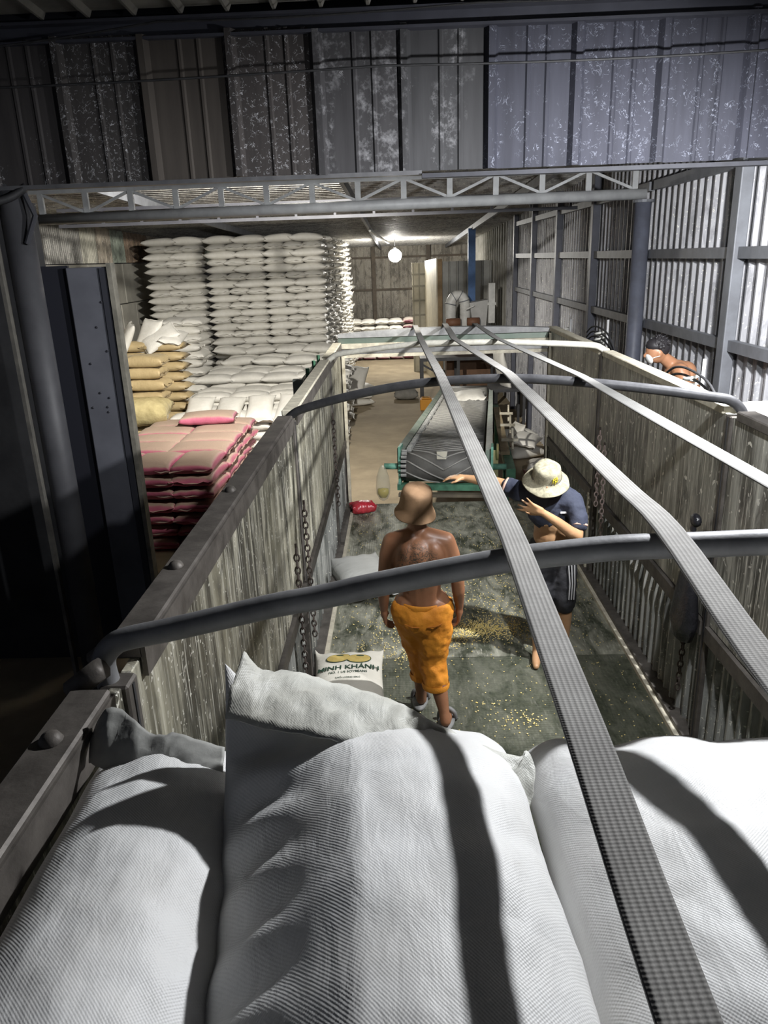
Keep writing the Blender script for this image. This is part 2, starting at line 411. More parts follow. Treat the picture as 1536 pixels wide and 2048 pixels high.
obj('i_beam', mb, mat('i_beam_paint', (.05, .052, .066), (.036, .037, .048), 3, rough=.5), wf)
obj('bottom_trim', MB().box(-3.7, .2, FB-.035, FB+.05, 3.505, 3.535), mat('trim_grey', (.10, .10, .105), (.07, .07, .075), 8, rough=.5), wf)
obj('bottom_trim', MB().box(.2, 3.05, FB-.06, FB+.03, 3.48, 3.51), mat('trim_dark', (.035, .036, .045), (.025, .026, .032), 8, rough=.7), wf)
# yard roof over the camera
cf = struct('ceiling_front', MB().box(-8, 3.3, -3, FB+.2, 4.90, 4.96), M_DARKSTEEL)
for i, xx in enumerate(np.arange(-7.8, 3.1, 1.0)):
    pf = rib_profile(1.0, .333, .06, .045, .02)
    obj('roof_sheet', sheet((xx, .5, 4.86), (1, 0, 0), (0, 0, -1), (0, 5.68, -.20), pf), mat('front_roof_sheet', (.34, .32, .28), (.22, .21, .19), 4, rough=.6, rand=.3), cf)
obj('purlin', MB().box(-8, 3, 3.4, 3.48, 4.62, 4.70), M_DARKSTEEL, cf)

# pipe truss across the hall mouth
tr = thing('roof_truss', 'grey pipe truss spanning the hall mouth below the dark facade', 'truss', (-.6, 9.55, 3.5))
tA, tB = Vector((-4.35, 9.55, 3.49)), Vector((2.92, 9.55, 3.53))
M_TRUSS = mat('truss_grey', (.42, .43, .43), (.32, .325, .33), 6, rough=.5)
obj('bottom_pipe', MB().tube([tA, tB], .062, 14), M_TRUSS, tr, True)
obj('top_chord', MB().bar(tA+Vector((0, 0, .30)), tB+Vector((-.05, 0, .27)), .05, .045), M_TRUSS, tr)
nn = 13
for i in range(nn+1):
    p = tA.lerp(tB, (i+.25)/(nn+.5))
    obj('vertical_strut', MB().bar(p+Vector((0, 0, .05)), p+Vector((0, 0, .28)), .065, .045, (0, 1, 0)), M_TRUSS, tr)
    if i < nn:
        q = tA.lerp(tB, (i+1.25)/(nn+.5)); a, b = (.06, .27) if i % 2 else (.27, .06)
        obj('diagonal_strut', MB().bar(p+Vector((.02, 0, a)), q+Vector((-.02, 0, b)), .03, .028, (0, 1, 0)), M_TRUSS, tr)
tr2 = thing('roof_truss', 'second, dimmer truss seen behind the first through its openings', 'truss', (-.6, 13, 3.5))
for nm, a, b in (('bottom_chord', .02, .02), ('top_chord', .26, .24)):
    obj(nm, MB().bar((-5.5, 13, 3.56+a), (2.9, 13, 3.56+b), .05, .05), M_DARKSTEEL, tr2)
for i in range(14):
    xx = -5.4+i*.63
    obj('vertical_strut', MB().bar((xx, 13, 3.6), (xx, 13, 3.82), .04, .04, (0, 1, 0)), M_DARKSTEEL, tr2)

# left of the gate: round pillar, angle post, steel gate leaf
M_PILL = mat('pillar_dark_paint', (.085, .085, .092), (.06, .06, .066), 3, rough=.55)
pl = thing('pillar', 'dark round steel pillar at the left of the hall mouth', 'pillar', (-3.0, 6.3, GZ))
obj('shaft', MB().tube([(-3.0, 6.3, GZ), (-3.0, 6.3, 3.55)], .115, 24), M_PILL, pl, True)
obj('base_plate', MB().box(-3.2, -2.8, 6.1, 6.5, GZ, GZ+.02), M_PILL, pl)
obj('bracket', MB().tube([(-2.87, 6.22, 3.5), (-2.80, 6.2, 3.32), (-2.9, 6.2, 3.12)], .022, 8), M_DARKSTEEL, pl)
obj('angle_post', MB().box(-3.165, -3.135, 6.18, 6.24, GZ, 3.5), mat('angle_edge', (.16, .15, .13), (.1, .095, .085), 8, rough=.7), pl)
gt = thing('steel_gate', 'dark blue-grey steel gate leaf standing open beside the round pillar', 'gate', (-2.9, 7.0, GZ))
M_GATE = mat('gate_sheet', (.16, .165, .19), (.12, .124, .145), 3, .35, .7, rough=.5, bump=.1, bscale=12)
bevel(obj('leaf_sheet', MB().box(-2.965, -2.585, 6.98, 7.02, -.95, 2.93), M_GATE, gt), .01)
obj('shade_strip', MB().box(-3.26, -2.965, 7.04, 7.07, -.95, 2.95), mat('gate_dark', (.022, .023, .032), None, rough=.6), gt)  # near-black sheet: shade beside the pillar put in as colour
obj('edge_post', MB().box(-2.585, -2.545, 6.95, 7.06, GZ, 2.96), mat('gate_edge', (.30, .28, .23), (.18, .17, .14), 9, rough=.7), gt)
obj('stile', MB().box(-2.66, -2.60, 6.965, 6.985, -.95, 2.92), mat('gate_dark2', (.045, .047, .058), None, rough=.55), gt)
for k in range(9):
    xx, zz = R.uniform(-2.94, -2.68), R.uniform(1.6, 2.85)
    obj('rivet', MB().ell((xx, 6.975, zz), (.012, .008, .012), 6, 4), M_DARKSTEEL, gt)
# dark yard wall further left, out of the light
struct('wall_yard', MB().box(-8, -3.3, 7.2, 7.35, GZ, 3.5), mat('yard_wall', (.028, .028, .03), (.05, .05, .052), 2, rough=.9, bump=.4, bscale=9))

# cables
def cable(pts, r, label, group=None):
    mb = MB(); n = 24; P = []
    for i in range(n+1):
        t = i/n*(len(pts)-1); k = min(int(t), len(pts)-2); f = t-k; a, b = Vector(pts[k]), Vector(pts[k+1])
        P.append(a.lerp(b, f)+Vector((0, 0, -.02*math.sin(PI*f))))
    return solo('cable', mb.tube(P, r, 6), M_BLACK, label, 'cable', group, True)
cable([(-4.2, 6.0, 4.17), (-.05, 6.0, 4.20), (2.95, 6.0, 4.205)], .008, 'thin black cable strung straight across the facade sheets')
cable([(-3.4, 5.9, 4.36), (-1.6, 5.9, 4.50), (.6, 5.9, 4.53), (2.6, 5.9, 4.55)], .007, 'thin black cable sagging below the yard roof along the beam')
cable([(-3.6, 6.1, 3.32), (-3.05, 6.1, 3.42), (-2.83, 6.2, 3.53)], .03, 'thick grey hose bending up to the pillar head')

# ============================================================ TRUCK BED
XL, XR, YT, YN = -.70, 1.74, 8.95, -.6
tk = thing('truck_bed', 'long open steel truck bed with streaked sides, seen from its front end', 'truck', (.52, 4.2, 0))
for a, b, d in ((YN, 2.0, .12), (2.0, 5.10, .22), (5.10, 7.2, .85), (7.2, YT, .95)):
    obj('floor_plate', MB().box(XL-.02, XR+.02, a+.003, b-.003, -.03, 0), m_floor('checker_plate_%d' % int(a*10), d), tk)
obj('sub_frame', MB().box(XL, XR, YN, YT-.1, -.22, -.031).box(.15, .3, YN, YT-.3, -.5, -.22).box(.75, .9, YN, YT-.3, -.5, -.22), M_DARKSTEEL, tk)
for i, yy in enumerate((.3, 1.5, 6.6, 7.8)):
    for xx in (XL+.28, XR-.28):
        wv = obj('wheel', MB().lathe((xx-.14, yy, GZ+.5), [(.12, 0), (.3, .0), (.46, .01), (.5, .05), (.5, .23), (.46, .27), (.3, .28), (.12, .28)], 28, (1, 0, 0)), M_BLACK, tk, True)
# walls: section breaks
def side(x, sgn, breaks, railz, midz):
    """sgn=+1: inner face looks to +X (left wall)"""
    for a, b in zip(breaks[:-1], breaks[1:]):
        a2, b2 = a+.035, b-.035
        xi, xo = (x, x-sgn*.03)
        x0, x1 = min(xi, xo), max(xi, xo)
        nsub = max(1, round((b2-a2)/.95)); st = (b2-a2)/nsub
        for k in range(nsub):
            bevel(obj('side_panel', MB().box(x0, x1, a2+k*st+.002, a2+(k+1)*st-.002, midz+.05, railz-.02), M_BEDWALL if sgn > 0 else M_BEDWALLR, tk), .003, 1)
        obj('mid_rail', MB().box(x0-.0, x1+(.025 if sgn > 0 else 0), a2, b2, midz-.045, midz+.045) if sgn > 0 else MB().box(x0-.025, x1, a2, b2, midz-.045, midz+.045), M_RAIL, tk)
        pf = rib_profile(b2-a2, .115, .055, .035, .018)
        obj('corrugated_panel', sheet((x-sgn*.045, a2, .055), (0, 1, 0), (sgn, 0, 0), (0, 0, midz-.10), pf), M_BEDLOW, tk)
        obj('sill', MB().box(min(x-sgn*.03, x+sgn*.055), max(x-sgn*.03, x+sgn*.055), a2, b2, 0, .06), M_RAIL, tk)
    for b in breaks:
        pb = obj('stake_post', MB().box(min(x-sgn*.06, x+sgn*.014), max(x-sgn*.06, x+sgn*.014), b-.036, b+.036, .0, railz-.02), M_RAIL, tk); bevel(pb, .006, 1)
        obj('post_seam', MB().box(min(x+sgn*.013, x+sgn*.017), max(x+sgn*.013, x+sgn*.017), b-.006, b+.006, .06, railz-.03), M_BLACK, tk)
side(XL, 1, [YN, 1.62, 4.75, 7.44, 8.92], 1.97, .80)
side(XR, -1, [YN, 1.5, 3.95, 6.60, 8.92], 2.09, .80)
# dusty strips along the floor edges
obj('dust_strip', MB().box(XL+.055, XL+.085, 3.0, 8.85, 0, .035), M_CREAM, tk)
obj('dust_strip', MB().box(XR-.085, XR-.055, 2.9, 8.85, 0, .03), M_CREAM, tk)
for yy in (6.65, 8.75):
    obj('cream_post', MB().box(XR-.035, XR-.015, yy, yy+.035, .06, .8 if yy < 7 else 2.05), M_CREAM, tk)
obj('cream_post', MB().box(XL+.015, XL+.05, 8.86, 8.92, .0, 1.85), M_CREAM, tk)
for a, b in ((YN, 1.50), (1.72, 4.66), (4.84, 7.40), (7.48, 8.95)):
    bevel(obj('top_rail', MB().box(XL-.085, XL+.012, a, b, 1.95, 2.0), M_RAIL if b < 7 else M_CREAM, tk), .006, 1)
    obj('rail_lip', MB().box(XL+.004, XL+.018, a, b, 1.90, 1.985), M_RAIL, tk)
for a, b in ((YN, 1.42), (1.58, 3.86), (4.03, 6.54), (6.66, 8.95)):
    bevel(obj('top_rail', MB().box(XR-.012, XR+.085, a, b, 2.06, 2.11), M_RAIL if b < 4 else M_CREAM, tk), .006, 1)
# bolts standing on the left rail
for yy in (.7, 1.30, 2.22, 3.05):
    obj('dome_bolt', MB().lathe((XL-.04, yy, 2.0), [(.0, .022), (.012, .02), (.022, .012), (.026, 0), (.026, -.004)], 12, (-.3, 0, 1)), M_RAIL, tk, True)
for yy in (1.54, 1.68):
    obj('hinge_lug', MB().tube([(XL-.10, yy, 1.97), (XL-.02, yy, 2.03)], .028, 8), M_RAIL, tk, True)
# tail header: arched steel box with cream lips
def arch(z0, z1, y0, y1, rise):
    mb = MB(); n = 14; P = []
    for k in range(n+1):
        t = k/n; x = XL-.02+t*(XR-XL+.06); dz = rise*(1-(2*t-1)**2)
        P.append([(x, y0, z0), (x, y1, z0), (x, y1, z1+dz), (x, y0, z1+dz), (x, y0, z0)])
    mb.grid(P); return mb
obj('header_top', arch(2.055, 2.095, 8.88, 9.02, .045), mat('header_grey', (.36, .36, .36), (.24, .24, .24), 8, rough=.6), tk)
obj('header_plate', arch(1.97, 2.06, 8.93, 8.98, .045), mat('header_green', (.17, .23, .19), (.24, .28, .24), 4, rough=.6), tk)
obj('header_lip', MB().box(XL+.02, XR-.02, 8.88, 8.95, 1.93, 1.985), M_CREAM, tk)
obj('header_recess', MB().box(XL+.02, XR-.02, 8.94, 8.98, 1.86, 1.93), mat('header_grey', (.3, .3, .3)), tk)
obj('header_lip', MB().box(XL+.02, XR-.02, 8.89, 8.96, 1.825, 1.86), M_CREAM, tk)
# bows over the bed
H1 = [(-.745,1.62,1.93),(-.75,1.62,2.00),(-.72,1.618,2.045),(-.66,1.616,2.07),(-.45,1.605,2.118),(-.25,1.595,2.164),(-.014,1.583,2.218),(.202,1.572,2.262),(.378,1.564,2.285),(.541,1.555,2.298),(.792,1.543,2.304),(1.1,1.53,2.295),(1.45,1.51,2.25),(1.68,1.5,2.19),(1.76,1.5,2.14),(1.79,1.5,2.03)]
H2 = [(-.745,4.75,1.88),(-.742,4.749,1.94),(-.70,4.735,1.99),(-.61,4.707,2.035),(-.316,4.615,2.12),(-.005,4.519,2.187),(.289,4.428,2.225),(.653,4.315,2.243),(.998,4.208,2.229),(1.352,4.098,2.198),(1.64,4.0,2.165),(1.74,3.975,2.145),(1.80,3.96,2.09),(1.81,3.957,2.02)]
H3 = [(-.735,7.44,1.9),(-.73,7.438,1.95),(-.66,7.42,2.02),(-.533,7.378,2.06),(.142,7.155,2.148),(.5,7.03,2.163),(.903,6.905,2.169),(1.3,6.77,2.16),(1.649,6.658,2.145),(1.74,6.63,2.12),(1.79,6.615,2.07),(1.80,6.61,2.02)]
def smoothpath(P, k=5):
    P = [Vector(p) for p in P]; out = []
    for i in range(len(P)-1):
        p0, p1, p2, p3 = P[max(i-1, 0)], P[i], P[i+1], P[min(i+2, len(P)-1)]
        for j in range(k):
            t = j/k; out.append(.5*((2*p1)+(p2-p0)*t+(2*p0-5*p1+4*p2-p3)*t*t+(3*p1-p0-3*p2+p3)*t**3))
    out.append(P[-1]); return out
for H, r_, mm in ((H1, .029, M_HOOPG), (H2, .027, M_HOOPD), (H3, .027, M_HOOPW)):
    P = smoothpath(H)
    if H is H1:
        for p in P: p.z += .006*noise.noise(p*6.)
    obj('bow_pipe', MB().tube(P, r_, 14), mm, tk, True)

# ratchet straps running the length of the bed over the bows
def strap(pts, wd, label, mm):
    dense = []
    for a, b in zip(pts[:-1], pts[1:]):
        m_ = max(1, int((Vector(b)-Vector(a)).length/.30)); dense += [Vector(a).lerp(Vector(b), k/m_) for k in range(m_)]
    P = smoothpath(dense+[Vector(pts[-1])], 4); mb = MB(); th = .0025; L_ = 0.; rows = []; us = []
    for i, p in enumerate(P):
        d = (P[min(i+1, len(P)-1)]-P[max(i-1, 0)]).normalized(); s_ = d.cross(Vector((0, 0, 1))).normalized(); u_ = s_.cross(d)
        tw = .05*math.sin(i*.21); s2 = (s_*math.cos(tw)+u_*math.sin(tw))
        if i: L_ += (p-P[i-1]).length
        rows.append([p+s2*wd*(j/6-.5)+u_*th for j in range(7)]+[p+s2*wd*(.5-j/6)-u_*th for j in range(7)]+[p-s2*wd*.5+u_*th]); us.append(L_)
    mb.grid(rows); me = mb.mesh('strap', True); uvl = me.uv_layers.new(name='UV'); m_ = 15
    for lp in me.loops:
        i, j = divmod(lp.vertex_index, m_); jj = j/6 if j < 7 else ((13-j)/6 if j < 14 else 0)
        uvl.data[lp.index].uv = (jj, us[i])
    return tag(obj('cargo_strap', me, mm), label, 'strap', 'cargo straps over the bed')
M_ST = m_strap('strap_webbing', (.29, .28, .265), (.38, .37, .35), 1150.)
M_ST3 = m_strap('strap_webbing_pale', (.33, .325, .31), (.28, .275, .26), 1150.)
off = .036
strap([(.182,9.03,2.06),(.182,9.0,2.155),(.185,8.9,2.165),(.203,7.136,2.142+off),(.232,4.446,2.222+off),(.245,1.57,2.273+off),(.243,.9,2.29),(.245,.66,2.265),(.247,.5,2.25),(.25,.2,2.22)], .060, 'leftmost strap, crossing the sacks in the foreground', M_ST)
strap([(.53,9.03,2.07),(.53,9.0,2.165),(.53,8.9,2.175),(.50,7.03,2.163+off),(.612,4.328,2.24+off),(.578,1.554,2.30+off),(.585,1.11,2.27),(.6,.3,2.22)], .064, 'middle strap, dark grey, leaving the frame at right', M_ST)
strap([(.878,9.03,2.06),(.878,9.0,2.155),(.88,8.9,2.165),(.87,6.91,2.169+off),(1.0,4.207,2.229+off),(.95,1.54,2.304+off),(.95,.3,2.25)], .060, 'rightmost strap, palest of the three straps', M_ST3)

# chains on the walls
def torus(a, b, r, axis, n=10, m=5):
    P = []
    for k in range(n): t = 2*PI*k/n; P.append(Vector((0, a*math.cos(t), b*math.sin(t))) if axis == 0 else Vector((a*math.cos(t), 0, b*math.sin(t))))
    vs = []; fs = []
    for k in range(n):
        d = (P[(k+1) % n]-P[k-1]).normalized(); u = Vector((1, 0, 0)) if axis == 0 else Vector((0, 1, 0)); v = d.cross(u)
        vs += [P[k]+(u*math.cos(2*PI*j/m)+v*math.sin(2*PI*j/m))*r for j in range(m)]
    for k in range(n):
        for j in range(m): fs.append((k*m+j, ((k+1) % n)*m+j, ((k+1) % n)*m+(j+1) % m, k*m+(j+1) % m))
    return MB().add(vs, fs)
M_CHAIN = mat('rusty_chain', (.05, .04, .035), (.09, .07, .06), 30, rough=.6, metal=.5)
M_CHAINP = mat('chain_pale', (.45, .36, .33), (.3, .22, .2), 20, rough=.6)
linkA = torus(.016, .026, .0055, 0).mesh('chain_link', True); linkB = torus(.016, .026, .0055, 1).mesh('chain_link', True)
linkA2, linkB2 = linkA.copy(), linkB.copy()
for q in (linkA, linkB): q.materials.append(M_CHAIN)
for q in (linkA2, linkB2): q.materials.append(M_CHAINP)
def chain(x, y, z0, z1, dy, label, pale=False):
    t = thing('chain', label, 'chain', (x, y, z1)); n = int((z1-z0)/.042)
    for k in range(n):
        o = bpy.data.objects.new('chain_link', ((linkA2, linkB2) if pale else (linkA, linkB))[k % 2]); C.objects.link(o); o.parent = t
        o.location = (0, dy*k/n, -.042*k)
    o = obj('hook', MB().tube([(x, y, z1+.05), (x, y, z1+.02)], .008, 6), M_CHAIN, t)
    return t
chain(XL+.05, 4.62, .35, 1.40, .1, 'dark rusty chain hanging beside the middle post of the left side')
chain(XL+.05, 4.15, .3, 1.28, .05, 'shorter dark chain, nearer the camera on the left side')
chain(XL+.05, 7.0, .55, 1.5, .1, 'chain hanging on the left side near the tail opening')
chain(XR-.05, 6.15, .55, 1.35, -.05, 'pale pinkish chain hanging on the right side', True)
chain(XR-.06, 6.28, .75, 1.45, .0, 'thinner pale chain behind the pinkish one on the right side', True)
chain(XR-.05, 4.12, .25, .85, .03, 'blackened chain hanging low on the right side')

# ============================================================ SACKS
def sack_mb(L, W, T, nu=12, nv=8, seed=0, flat=.72, ear=.0, flange=.02, wrk=.006, pw=2.6, ex=.42):
    rr = random.Random(seed); ph = [rr.uniform(0, 6.3) for _ in range(6)]
    us = [-1-flange*2/L]+[math.sin(PI/2*(2*i/nu-1)) for i in range(nu+1)]+[1+flange*2/L]
    vs_ = [math.sin(PI/2*(2*j/nv-1)) for j in range(nv+1)]
    def pt(u, v, top):
        uc = max(-1, min(1, u)); h = T/2*((1-abs(uc)**pw)*(1-abs(v)**pw))**ex
        x = L/2*u*(1-.05*(1-v*v)); y = W/2*v*(1-.09*(1-uc*uc))*(1+.02*math.sin(3*uc+ph[0]))
        lump = 1+.10*math.sin(2.2*uc+ph[1])*math.cos(1.7*v+ph[2])
        wv = wrk*math.sin(v*11+ph[3]+uc)*abs(uc)**4+wrk*.5*math.sin(uc*14+ph[5])*abs(v)**4
        cl = ear*(abs(uc)*abs(v))**6
        sag = .018*math.sin(v*5+ph[4]) if abs(u) > 1 else 0
        z = (h*lump if top else -h*flat)+wv+cl+sag
        return (x, y, z+T/2*flat)
    mb = MB()
    mb.grid([[pt(u, v, True) for v in vs_] for u in us]); mb.grid([[pt(u, v, False) for v in vs_] for u in us])
    return mb
def weld(me, d=.0006):
    bm = bmesh.new(); bm.from_mesh(me); bmesh.ops.remove_doubles(bm, verts=bm.verts, dist=d); bmesh.ops.recalc_face_normals(bm, faces=bm.faces); bm.to_mesh(me); bm.free(); me.shade_smooth(); return me
PROTO = {}
def proto(kind, mt, L, W, T, n=4, pw=2.6, ex=.42):
    if kind not in PROTO:
        PROTO[kind] = []
        for s_ in range(n):
            me = weld(sack_mb(L, W, T, 14, 10, s_*13+len(kind), .75, .03*(s_ % 2), .025, .010, pw, ex).mesh('sack')); me.materials.append(mt); PROTO[kind].append(me)
    return PROTO[kind]
def put_sack(kind, loc, rz, label, group, tilt=(0, 0), name='sack', scale=1.):
    o = bpy.data.objects.new(name, R.choice(PROTO[kind])); C.objects.link(o)
    o.location = loc; o.rotation_euler = (tilt[0], tilt[1], rz+(PI if R.random() < .5 else 0)); o.scale = (scale*R.uniform(.97, 1.03), scale, scale*R.uniform(.97, 1.05))
    return tag(o, label, 'sack', group)
proto('white', M_WHITE, .87, .55, .245); proto('pink', M_PINK, .97, .64, .225, 4, 3.6, .30); proto('tan', M_TAN, .90, .56, .25, 4, 3.6, .30); proto('maroon', M_MAROON, .80, .52, .24)
DZ = .179
ORD = ['first', 'second', 'third', 'fourth', 'fifth', 'sixth', 'seventh', 'eighth', 'ninth', 'tenth', 'eleventh', 'twelfth', 'thirteenth', 'fourteenth', 'fifteenth', 'sixteenth', 'seventeenth', 'eighteenth']
def stuff_sack(mb, x, y, z, rz, seed, L=.87, W=.55, T=.245, ear=0., wrk=.006):
    b = sack_mb(L, W, T, 6, 4, seed, .75, ear, .02, wrk); c_, s_ = math.cos(rz), math.sin(rz)
    mb.add([(x+p[0]*c_-p[1]*s_, y+p[0]*s_+p[1]*c_, z+p[2]) for p in b.v], b.f)
def pile(mb, mt, label):
    return tag(obj('sack_pile', weld(mb.mesh('sack_pile', True), .0001), mt), label, 'sack pile', kind='stuff')
def face(kind, x0, x1, yf, z0, z1, where, group, stuff=None, dz=DZ, jit=.03, lw=(.775, .49), lean=0.):
    """stacked courses alternating side-on and end-on sacks; stuff: MB collecting courses instead of objects"""
    n = int(round((z1-z0)/dz))
    for k in range(n):
        z = z0+k*dz; wdt = lw[0] if k % 2 == 0 else lw[1]; cnt = max(1, round((x1-x0)/wdt)); st = (x1-x0)/cnt
        for i in range(cnt):
            x = x0+(i+.5)*st+R.uniform(-.02, .02); dep = .25 if k % 2 == 0 else .40
            yy = yf+dep+R.uniform(-jit, jit)+lean*k
            rz = (0 if k % 2 == 0 else PI/2)+R.uniform(-.07, .07)
            if stuff is None: put_sack(kind, (x, yy, z), rz, '%s sack, %s course down, %s from left, %s' % (kind, ORD[n-1-k], ORD[i], where), group, (R.uniform(-.03, .03), R.uniform(-.03, .03)))
            else: stuff_sack(stuff, x, yy, z, rz, k*31+i)
ls = MB()
face('white', -4.86, -1.9, 20, GZ, GZ+9*DZ, None, None, ls); face('white', -6.35, -5.05, 20, GZ, GZ+9*DZ, None, None, ls)
ZT = GZ+26*DZ
face('white', -4.86, -1.9, 20, GZ+9*DZ, ZT, 'tall wall of sacks', 'white sacks in the tall wall', jit=.05)
face('white', -6.35, -5.05, 20, GZ+9*DZ, ZT, 'tall column left of the gap', 'white sacks in the left tall column', jit=.05)
# right flank and depth of the tall stack: uncountable ends seen on edge
for k in range(26):
    for i in range(15):
        stuff_sack(ls, -2.22+R.uniform(-.06, .06), 21.0+i*.74+R.uniform(-.05, .05), GZ+k*DZ, (PI/2 if (k+i) % 2 else 0)+R.uniform(-.15, .15), k*17+i, .82, .5, .215, .05, .02)
for xx in np.arange(-6.1, -2.4, .8):       # top course running back
    for i in range(8): stuff_sack(ls, xx, 21.1+i*.52, ZT-DZ, 0, i)
pile(ls, M_WHITE, 'flank and base courses of the tall white sack stack')
# lower heaps in front of the tall stack
hb = MB()
face('white', -5.35, -4.45, 16.6, GZ+4*DZ, GZ+16*DZ, 'short leaning column', 'white sacks in the short column', jit=.06, lw=(.9, .46), lean=.05)
for k in range(4):
    for xx in (-5.1, -4.65): stuff_sack(hb, xx, 16.9, GZ+k*DZ, PI/2, k)
tiers = [(19.5, 11), (18.7, 10), (17.9, 9), (17.1, 9), (16.3, 8)]
for ti, (yy, n) in enumerate(tiers):
    for k in range(n):
        x = -4.25+(k % 2)*.3+R.uniform(-.05, .05); i = 0
        while x < -1.4:
            if k >= n-2:
                put_sack('white', (x, yy+R.uniform(-.06, .06), GZ+k*DZ), R.uniform(-.12, .12), 'white sack, %s course, %s from left, %s step of the low heap' % ('top' if k == n-1 else 'second', ORD[i], ORD[ti]), 'white sacks in the low heap', (R.uniform(-.08, .05), R.uniform(-.08, .08)))
            else: stuff_sack(hb, x, yy, GZ+k*DZ, 0, k)
            x += .76; i += 1
for k in range(7):
    x = -4.1+(k % 2)*.35; i = 0
    while x < -1.6:
        if k >= 5: put_sack('white', (x, 14.45+R.uniform(-.05, .05), GZ+k*DZ), R.uniform(-.1, .1), 'white sack under the tipped sacks, %s course, %s from the left' % ('upper' if k == 6 else 'lower', ORD[i]), 'white sacks in the front row', (R.uniform(-.05, .05), 0))
        else: stuff_sack(hb, x, 14.45, GZ+k*DZ, 0, k)
        x += .78; i += 1
for yy in (15.1, 15.7):
    for k in range(8 if yy > 15.5 else 7):
        for xx in np.arange(-4.0, -1.6, .8): stuff_sack(hb, xx, yy, GZ+k*DZ, .05, k)
pile(hb, M_WHITE, 'buried lower courses of the low white heap')
for k, (xx, yy, zz, rz, tx) in enumerate([(-3.95, 14.5, .14, .05, .40), (-3.35, 14.45, .12, -.06, .42), (-2.75, 14.5, .14, .04, .40), (-2.15, 14.45, .14, -.1, .5)]):
    put_sack('white', (xx, yy, zz), 0, ['plain white sack tipped up at the left end of the front heap row', 'white sack with faint print, second in the front heap row', 'white sack with folded mouth, third in the front heap row', 'greyish tipped sack at the right end of the front heap row'][k], 'white sacks tipped up in front', scale=1.0).rotation_euler = (0, -tx, rz+PI/2) 
# loose sacks thrown on the tan ones
for k, (p, e) in enumerate([((-5.35, 15.1, 1.50), (.3, -1.1, .2)), ((-5.0, 15.3, 1.55), (.2, -1.0, 1.0)), ((-4.75, 15.2, 1.5), (.6, -.5, .4)), ((-4.55, 15.3, 1.48), (.2, -.2, 1.6))]):
    put_sack('white', p, 0, ['limp white sack slumped against the wall above the tan sacks', 'white sack standing on end above the tan sacks', 'crumpled white sack wedged on the tan pile', 'white sack lying across the back of the tan pile'][k], 'loose white sacks on the tan pile', scale=.85).rotation_euler = e
tb_ = MB()
for k in range(13):
    for xx in (-5.3, -4.7): stuff_sack(tb_, xx, 15.2, GZ+k*.2, 0, k)
pile(tb_, M_TAN, 'tan sacks hidden behind the front of the tan pile')
# tan pile
tb_ = MB()
for k in range(11):
    for xx in (-5.45, -4.82):
        if k >= 5:
            o = put_sack('tan', (xx+R.uniform(-.03, .03), 14.3+R.uniform(-.03, .03), GZ+k*.222), R.uniform(-.05, .05), 'tan sack, %s course from the top, %s column of the tan pile' % (ORD[10-k], 'right' if xx > -5 else 'left'), 'tan sacks in the brown pile', (R.uniform(-.04, .04), 0)); o.scale.x *= .82
        else: stuff_sack(tb_, xx, 14.3, GZ+k*.222, 0, k, .7)
for k in range(5): stuff_sack(tb_, -4.85, 13.75, GZ+k*.24, 0, k)
pile(tb_, M_TAN, 'lower courses of the tan pile behind the pink sacks')
M_FILM = mat('clear_yellow_film', (.5, .42, .22), (.36, .3, .15), 6, rough=.15, spec=.8, bump=.5, bscale=9, dist=.03)
b = sack_mb(1.1, .8, .55, 20, 14, 5, .8, .05, .0, .03)
o = solo('film_bundle', weld(b.mesh('film_bundle')), M_FILM, 'glossy film-wrapped tan bundle at the foot of the tan pile', 'bundle'); o.location = (-4.85, 13.75, .14); o.rotation_euler = (.2, 0, .1)
# pink pile: 7 courses
PZ = .19; pk = MB()
for k in range(7):
    z = GZ+k*PZ; crs = ORD[6-k]
    for i, xx in enumerate((-4.25, -3.65, -3.05)): put_sack('pink', (xx+R.uniform(-.02, .02), 10.78+R.uniform(-.03, .03), z), PI/2+R.uniform(-.04, .04), 'pink sack, %s course down, front of the pile, %s from left' % (crs, ORD[i]), 'pink sacks in the front face', (0, R.uniform(-.02, .02)))
    for j, yy in enumerate((11.58, 12.2, 12.82, 13.4)):
        for xx in (-4.1, -3.2):
            if xx > -4 or k == 6: put_sack('pink', (xx+R.uniform(-.02, .02), yy, z), R.uniform(-.06, .06), 'pink sack, %s course down, %s crosswise row behind the front, %s' % (crs, ORD[j], 'right' if xx > -4 else 'left'), 'pink sacks behind the front face', (R.uniform(-.03, .03), 0))
            else: stuff_sack(pk, xx, yy, z, 0, k, .9, .6, .23)
put_sack('pink', (-3.45, 13.2, GZ+7*PZ), .1, 'pink sack lying alone on top at the back of the pink pile', 'pink sacks on the back')
pile(pk, M_PINK, 'inner courses of the pink pile')
